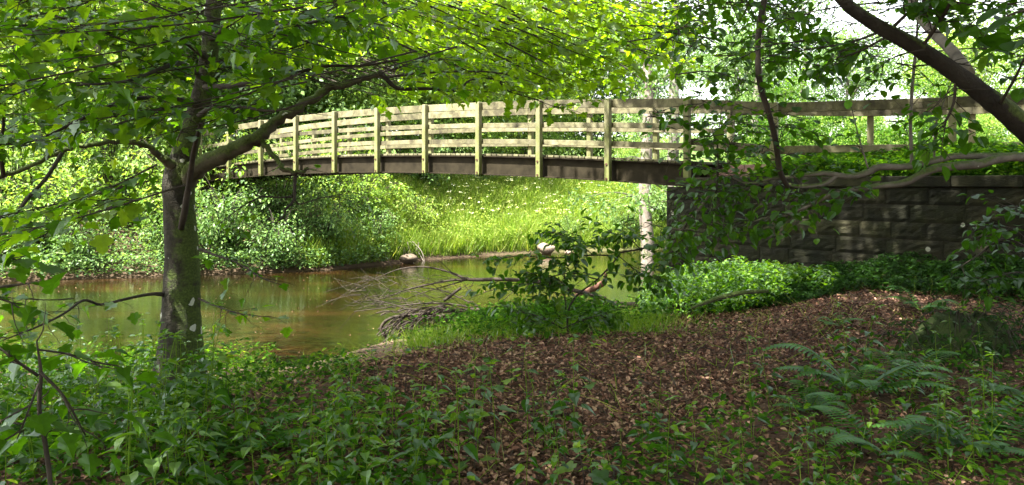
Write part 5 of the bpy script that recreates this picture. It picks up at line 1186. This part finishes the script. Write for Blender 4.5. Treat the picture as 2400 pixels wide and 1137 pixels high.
    g = MB(); n = 1500; y = rng.uniform(4, 10.5, n); x = rng.uniform(-.35, .6, n) * y; z = ground_z(x, y); keep = z > -2.2; x, y, z = x[keep], y[keep], z[keep]; n = len(x)
    put(g, BLADE, np.c_[x, y, z - .01], np.c_[rng.normal(0, 1.1, (n, 2)), np.full(n, .6)], np.c_[rng.normal(size=(n, 2)), np.full(n, .4)], rng.uniform(.12, .35, n), rng.uniform(.5, 1, n), .006)
    tag(g.build('dry_grass', M['grass']), 'thin grass stalks scattered over the brown litter', 'grass', kind='stuff')
    g = MB()
    for k in range(260):
        yy = rng.uniform(3.8, 11); xx = rng.uniform(-.2, .6) * yy; zz = float(ground_z(xx, yy)); a = rng.uniform(0, 6.28); L = rng.uniform(.06, .38)
        if zz < -2.2 or behind_wall(np.array(xx), np.array(yy))[0] > -.1: continue
        d = np.array([math.cos(a), math.sin(a), 0]) * L / 2; c = np.array([xx, yy, zz + .022]); tube(g, smooth([c - d, c + rng.normal(0, .012, 3) + UP * .012, c + d], 2), rng.uniform(.0022, .006), 5)
    tag(g.build('fallen_twigs', M['deadwood']), 'small broken twigs lying all over the leaf litter', 'twigs', kind='stuff')
    # floating specks on the river
    g = MB(); n = 1100; x = rng.uniform(-12, 3, n); y = rng.uniform(11.5, 27, n); ok = (ground_z(x, y) < WATER_Z - .05) & (wob(x * .5, y * .8) > -.1); x, y = x[ok], y[ok]; n = len(x)
    put(g, OVAL, np.c_[x, y, np.full(n, WATER_Z + .006)], np.c_[rng.normal(size=(n, 2)), np.zeros(n)], rand_up(rng, n, .05), rng.uniform(.015, .04, n), rng.uniform(.2, .8, n))
    tag(g.build('floating_leaves', M['litter']), 'small fallen leaves and petals floating on the brown river', 'floating leaves', kind='stuff')

    # ferns
    def frond(st, lv, a, L, rise, size=1.0):
        d = np.array([math.cos(a), math.sin(a), 0]); t = np.linspace(0, 1, 22)
        path = np.outer(t * L * .85, d) + np.outer(L * rise * np.sin(t * 2.1), UP); tube(st, path, np.linspace(.004, .0012, len(t)), 4, cap=False)
        for i in range(4, 22):
            w = L * .30 * (1 - (i - 3) / 19.5) ** .75 * (.55 + .45 * min(1, (i - 3) / 4)); tn = norm(path[min(i + 1, 21)] - path[i - 1]); s = norm(np.cross(tn, UP))
            for sg in (1, -1):
                dd = norm(s * sg + tn * .35); m = 9; tt = np.linspace(0, 1, m); V = []; rid = path[i] + np.outer(tt * w, dd) - np.outer(tt ** 2 * w * .18, UP)
                hw = L * .034 * (1 - tt) ** .6 + .0008; ax = norm(np.cross(dd, UP)); ax = norm(np.cross(UP, dd))
                saw = 1 - .45 * (np.arange(m) % 2)
                A = rid + ax * (hw * saw)[:, None]; B = rid - ax * (hw * saw)[:, None]
                k = np.arange(m - 1); lv.add(np.vstack([A, B]), [np.stack([k, k + 1, m + k + 1, m + k], -1)], np.full(2 * m, .2 + .6 * i / 22))
    def fern_mesh(seed, nf, L):
        r = np.random.default_rng(seed); st = MB(); lv = MB()
        for k in range(nf): frond(st, lv, k * 6.283 / nf + r.normal(0, .3), L * r.uniform(.75, 1.15), r.uniform(.22, .5))
        a, b = st.mesh('fern_stalks'), lv.mesh('fern_fronds'); a.materials.append(M['grass']); b.materials.append(M['fern']); return a, b
    FM = [fern_mesh(5, 8, .55), fern_mesh(6, 6, .5)]
    spots = [(2010, 960, 5.8, 1.0, 'broad fern spreading below the mossy stump, the largest'), (2120, 880, 6.2, .9, 'fern tucked against the front of the mossy stump'), (1900, 1000, 5.4, .6, 'small fern at the litter edge beside the broad fern'),
             (2060, 1120, 4.6, .85, 'fern at the lower edge of the view among the shaded nettles'), (2290, 1130, 4.6, .9, 'fern at the lower corner below the stump'), (2380, 990, 5.6, .7, 'dark fern on the bare litter beyond the stump'),
             (2160, 745, 8.6, .7, 'bluish fern on the pale litter above the stump'), (1960, 790, 8.2, .5, 'small fern on the litter halfway to the wall'), (560, 1040, 4.6, .7, 'fern frond lying among the nettles below the sycamore'), (30, 1010, 4.8, .9, 'fern at the lower edge of the nettle bed beside the seedling tree'),
             (150, 800, 8.0, .7, 'fern at the shore beyond the seedling tree')]
    for k, (px, py, Y, s, lab) in enumerate(spots):
        b = P(px, py, Y); s *= 1.2; o = empty('fern', (b[0], Y, float(ground_z(b[0], Y))), k * .9); o.scale = (s, s, s)
        for nm, me in zip(('stalks', 'fronds'), FM[k % 2]):
            c = bpy.data.objects.new(nm, me); COL.objects.link(c); c.parent = o
        tag(o, lab, 'fern')
    # pale ferns on the far bank
    for k, (px, Y, s, lab) in enumerate([(110, 21.6, 1.9, 'sunlit fern hanging over the far waterline, seen past the seedling tree'), (40, 22.2, 1.7, 'sunlit fern higher up the far bank beside the other one'), (1010, 29.5, 1.6, 'pale fern on the sunny bank below the bridge')]):
        b = P(px, 500, Y); o = empty('fern', (b[0], Y, float(ground_z(b[0], Y)) + .1), k); o.scale = (s, s, s)
        for nm, me in zip(('stalks', 'fronds'), FM[0]):
            c = bpy.data.objects.new(nm, me); COL.objects.link(c); c.parent = o
            if nm == 'fronds': c.material_slots[0].link = 'OBJECT'; c.material_slots[0].material = M['bright']
        tag(o, lab, 'fern')
build_floor()
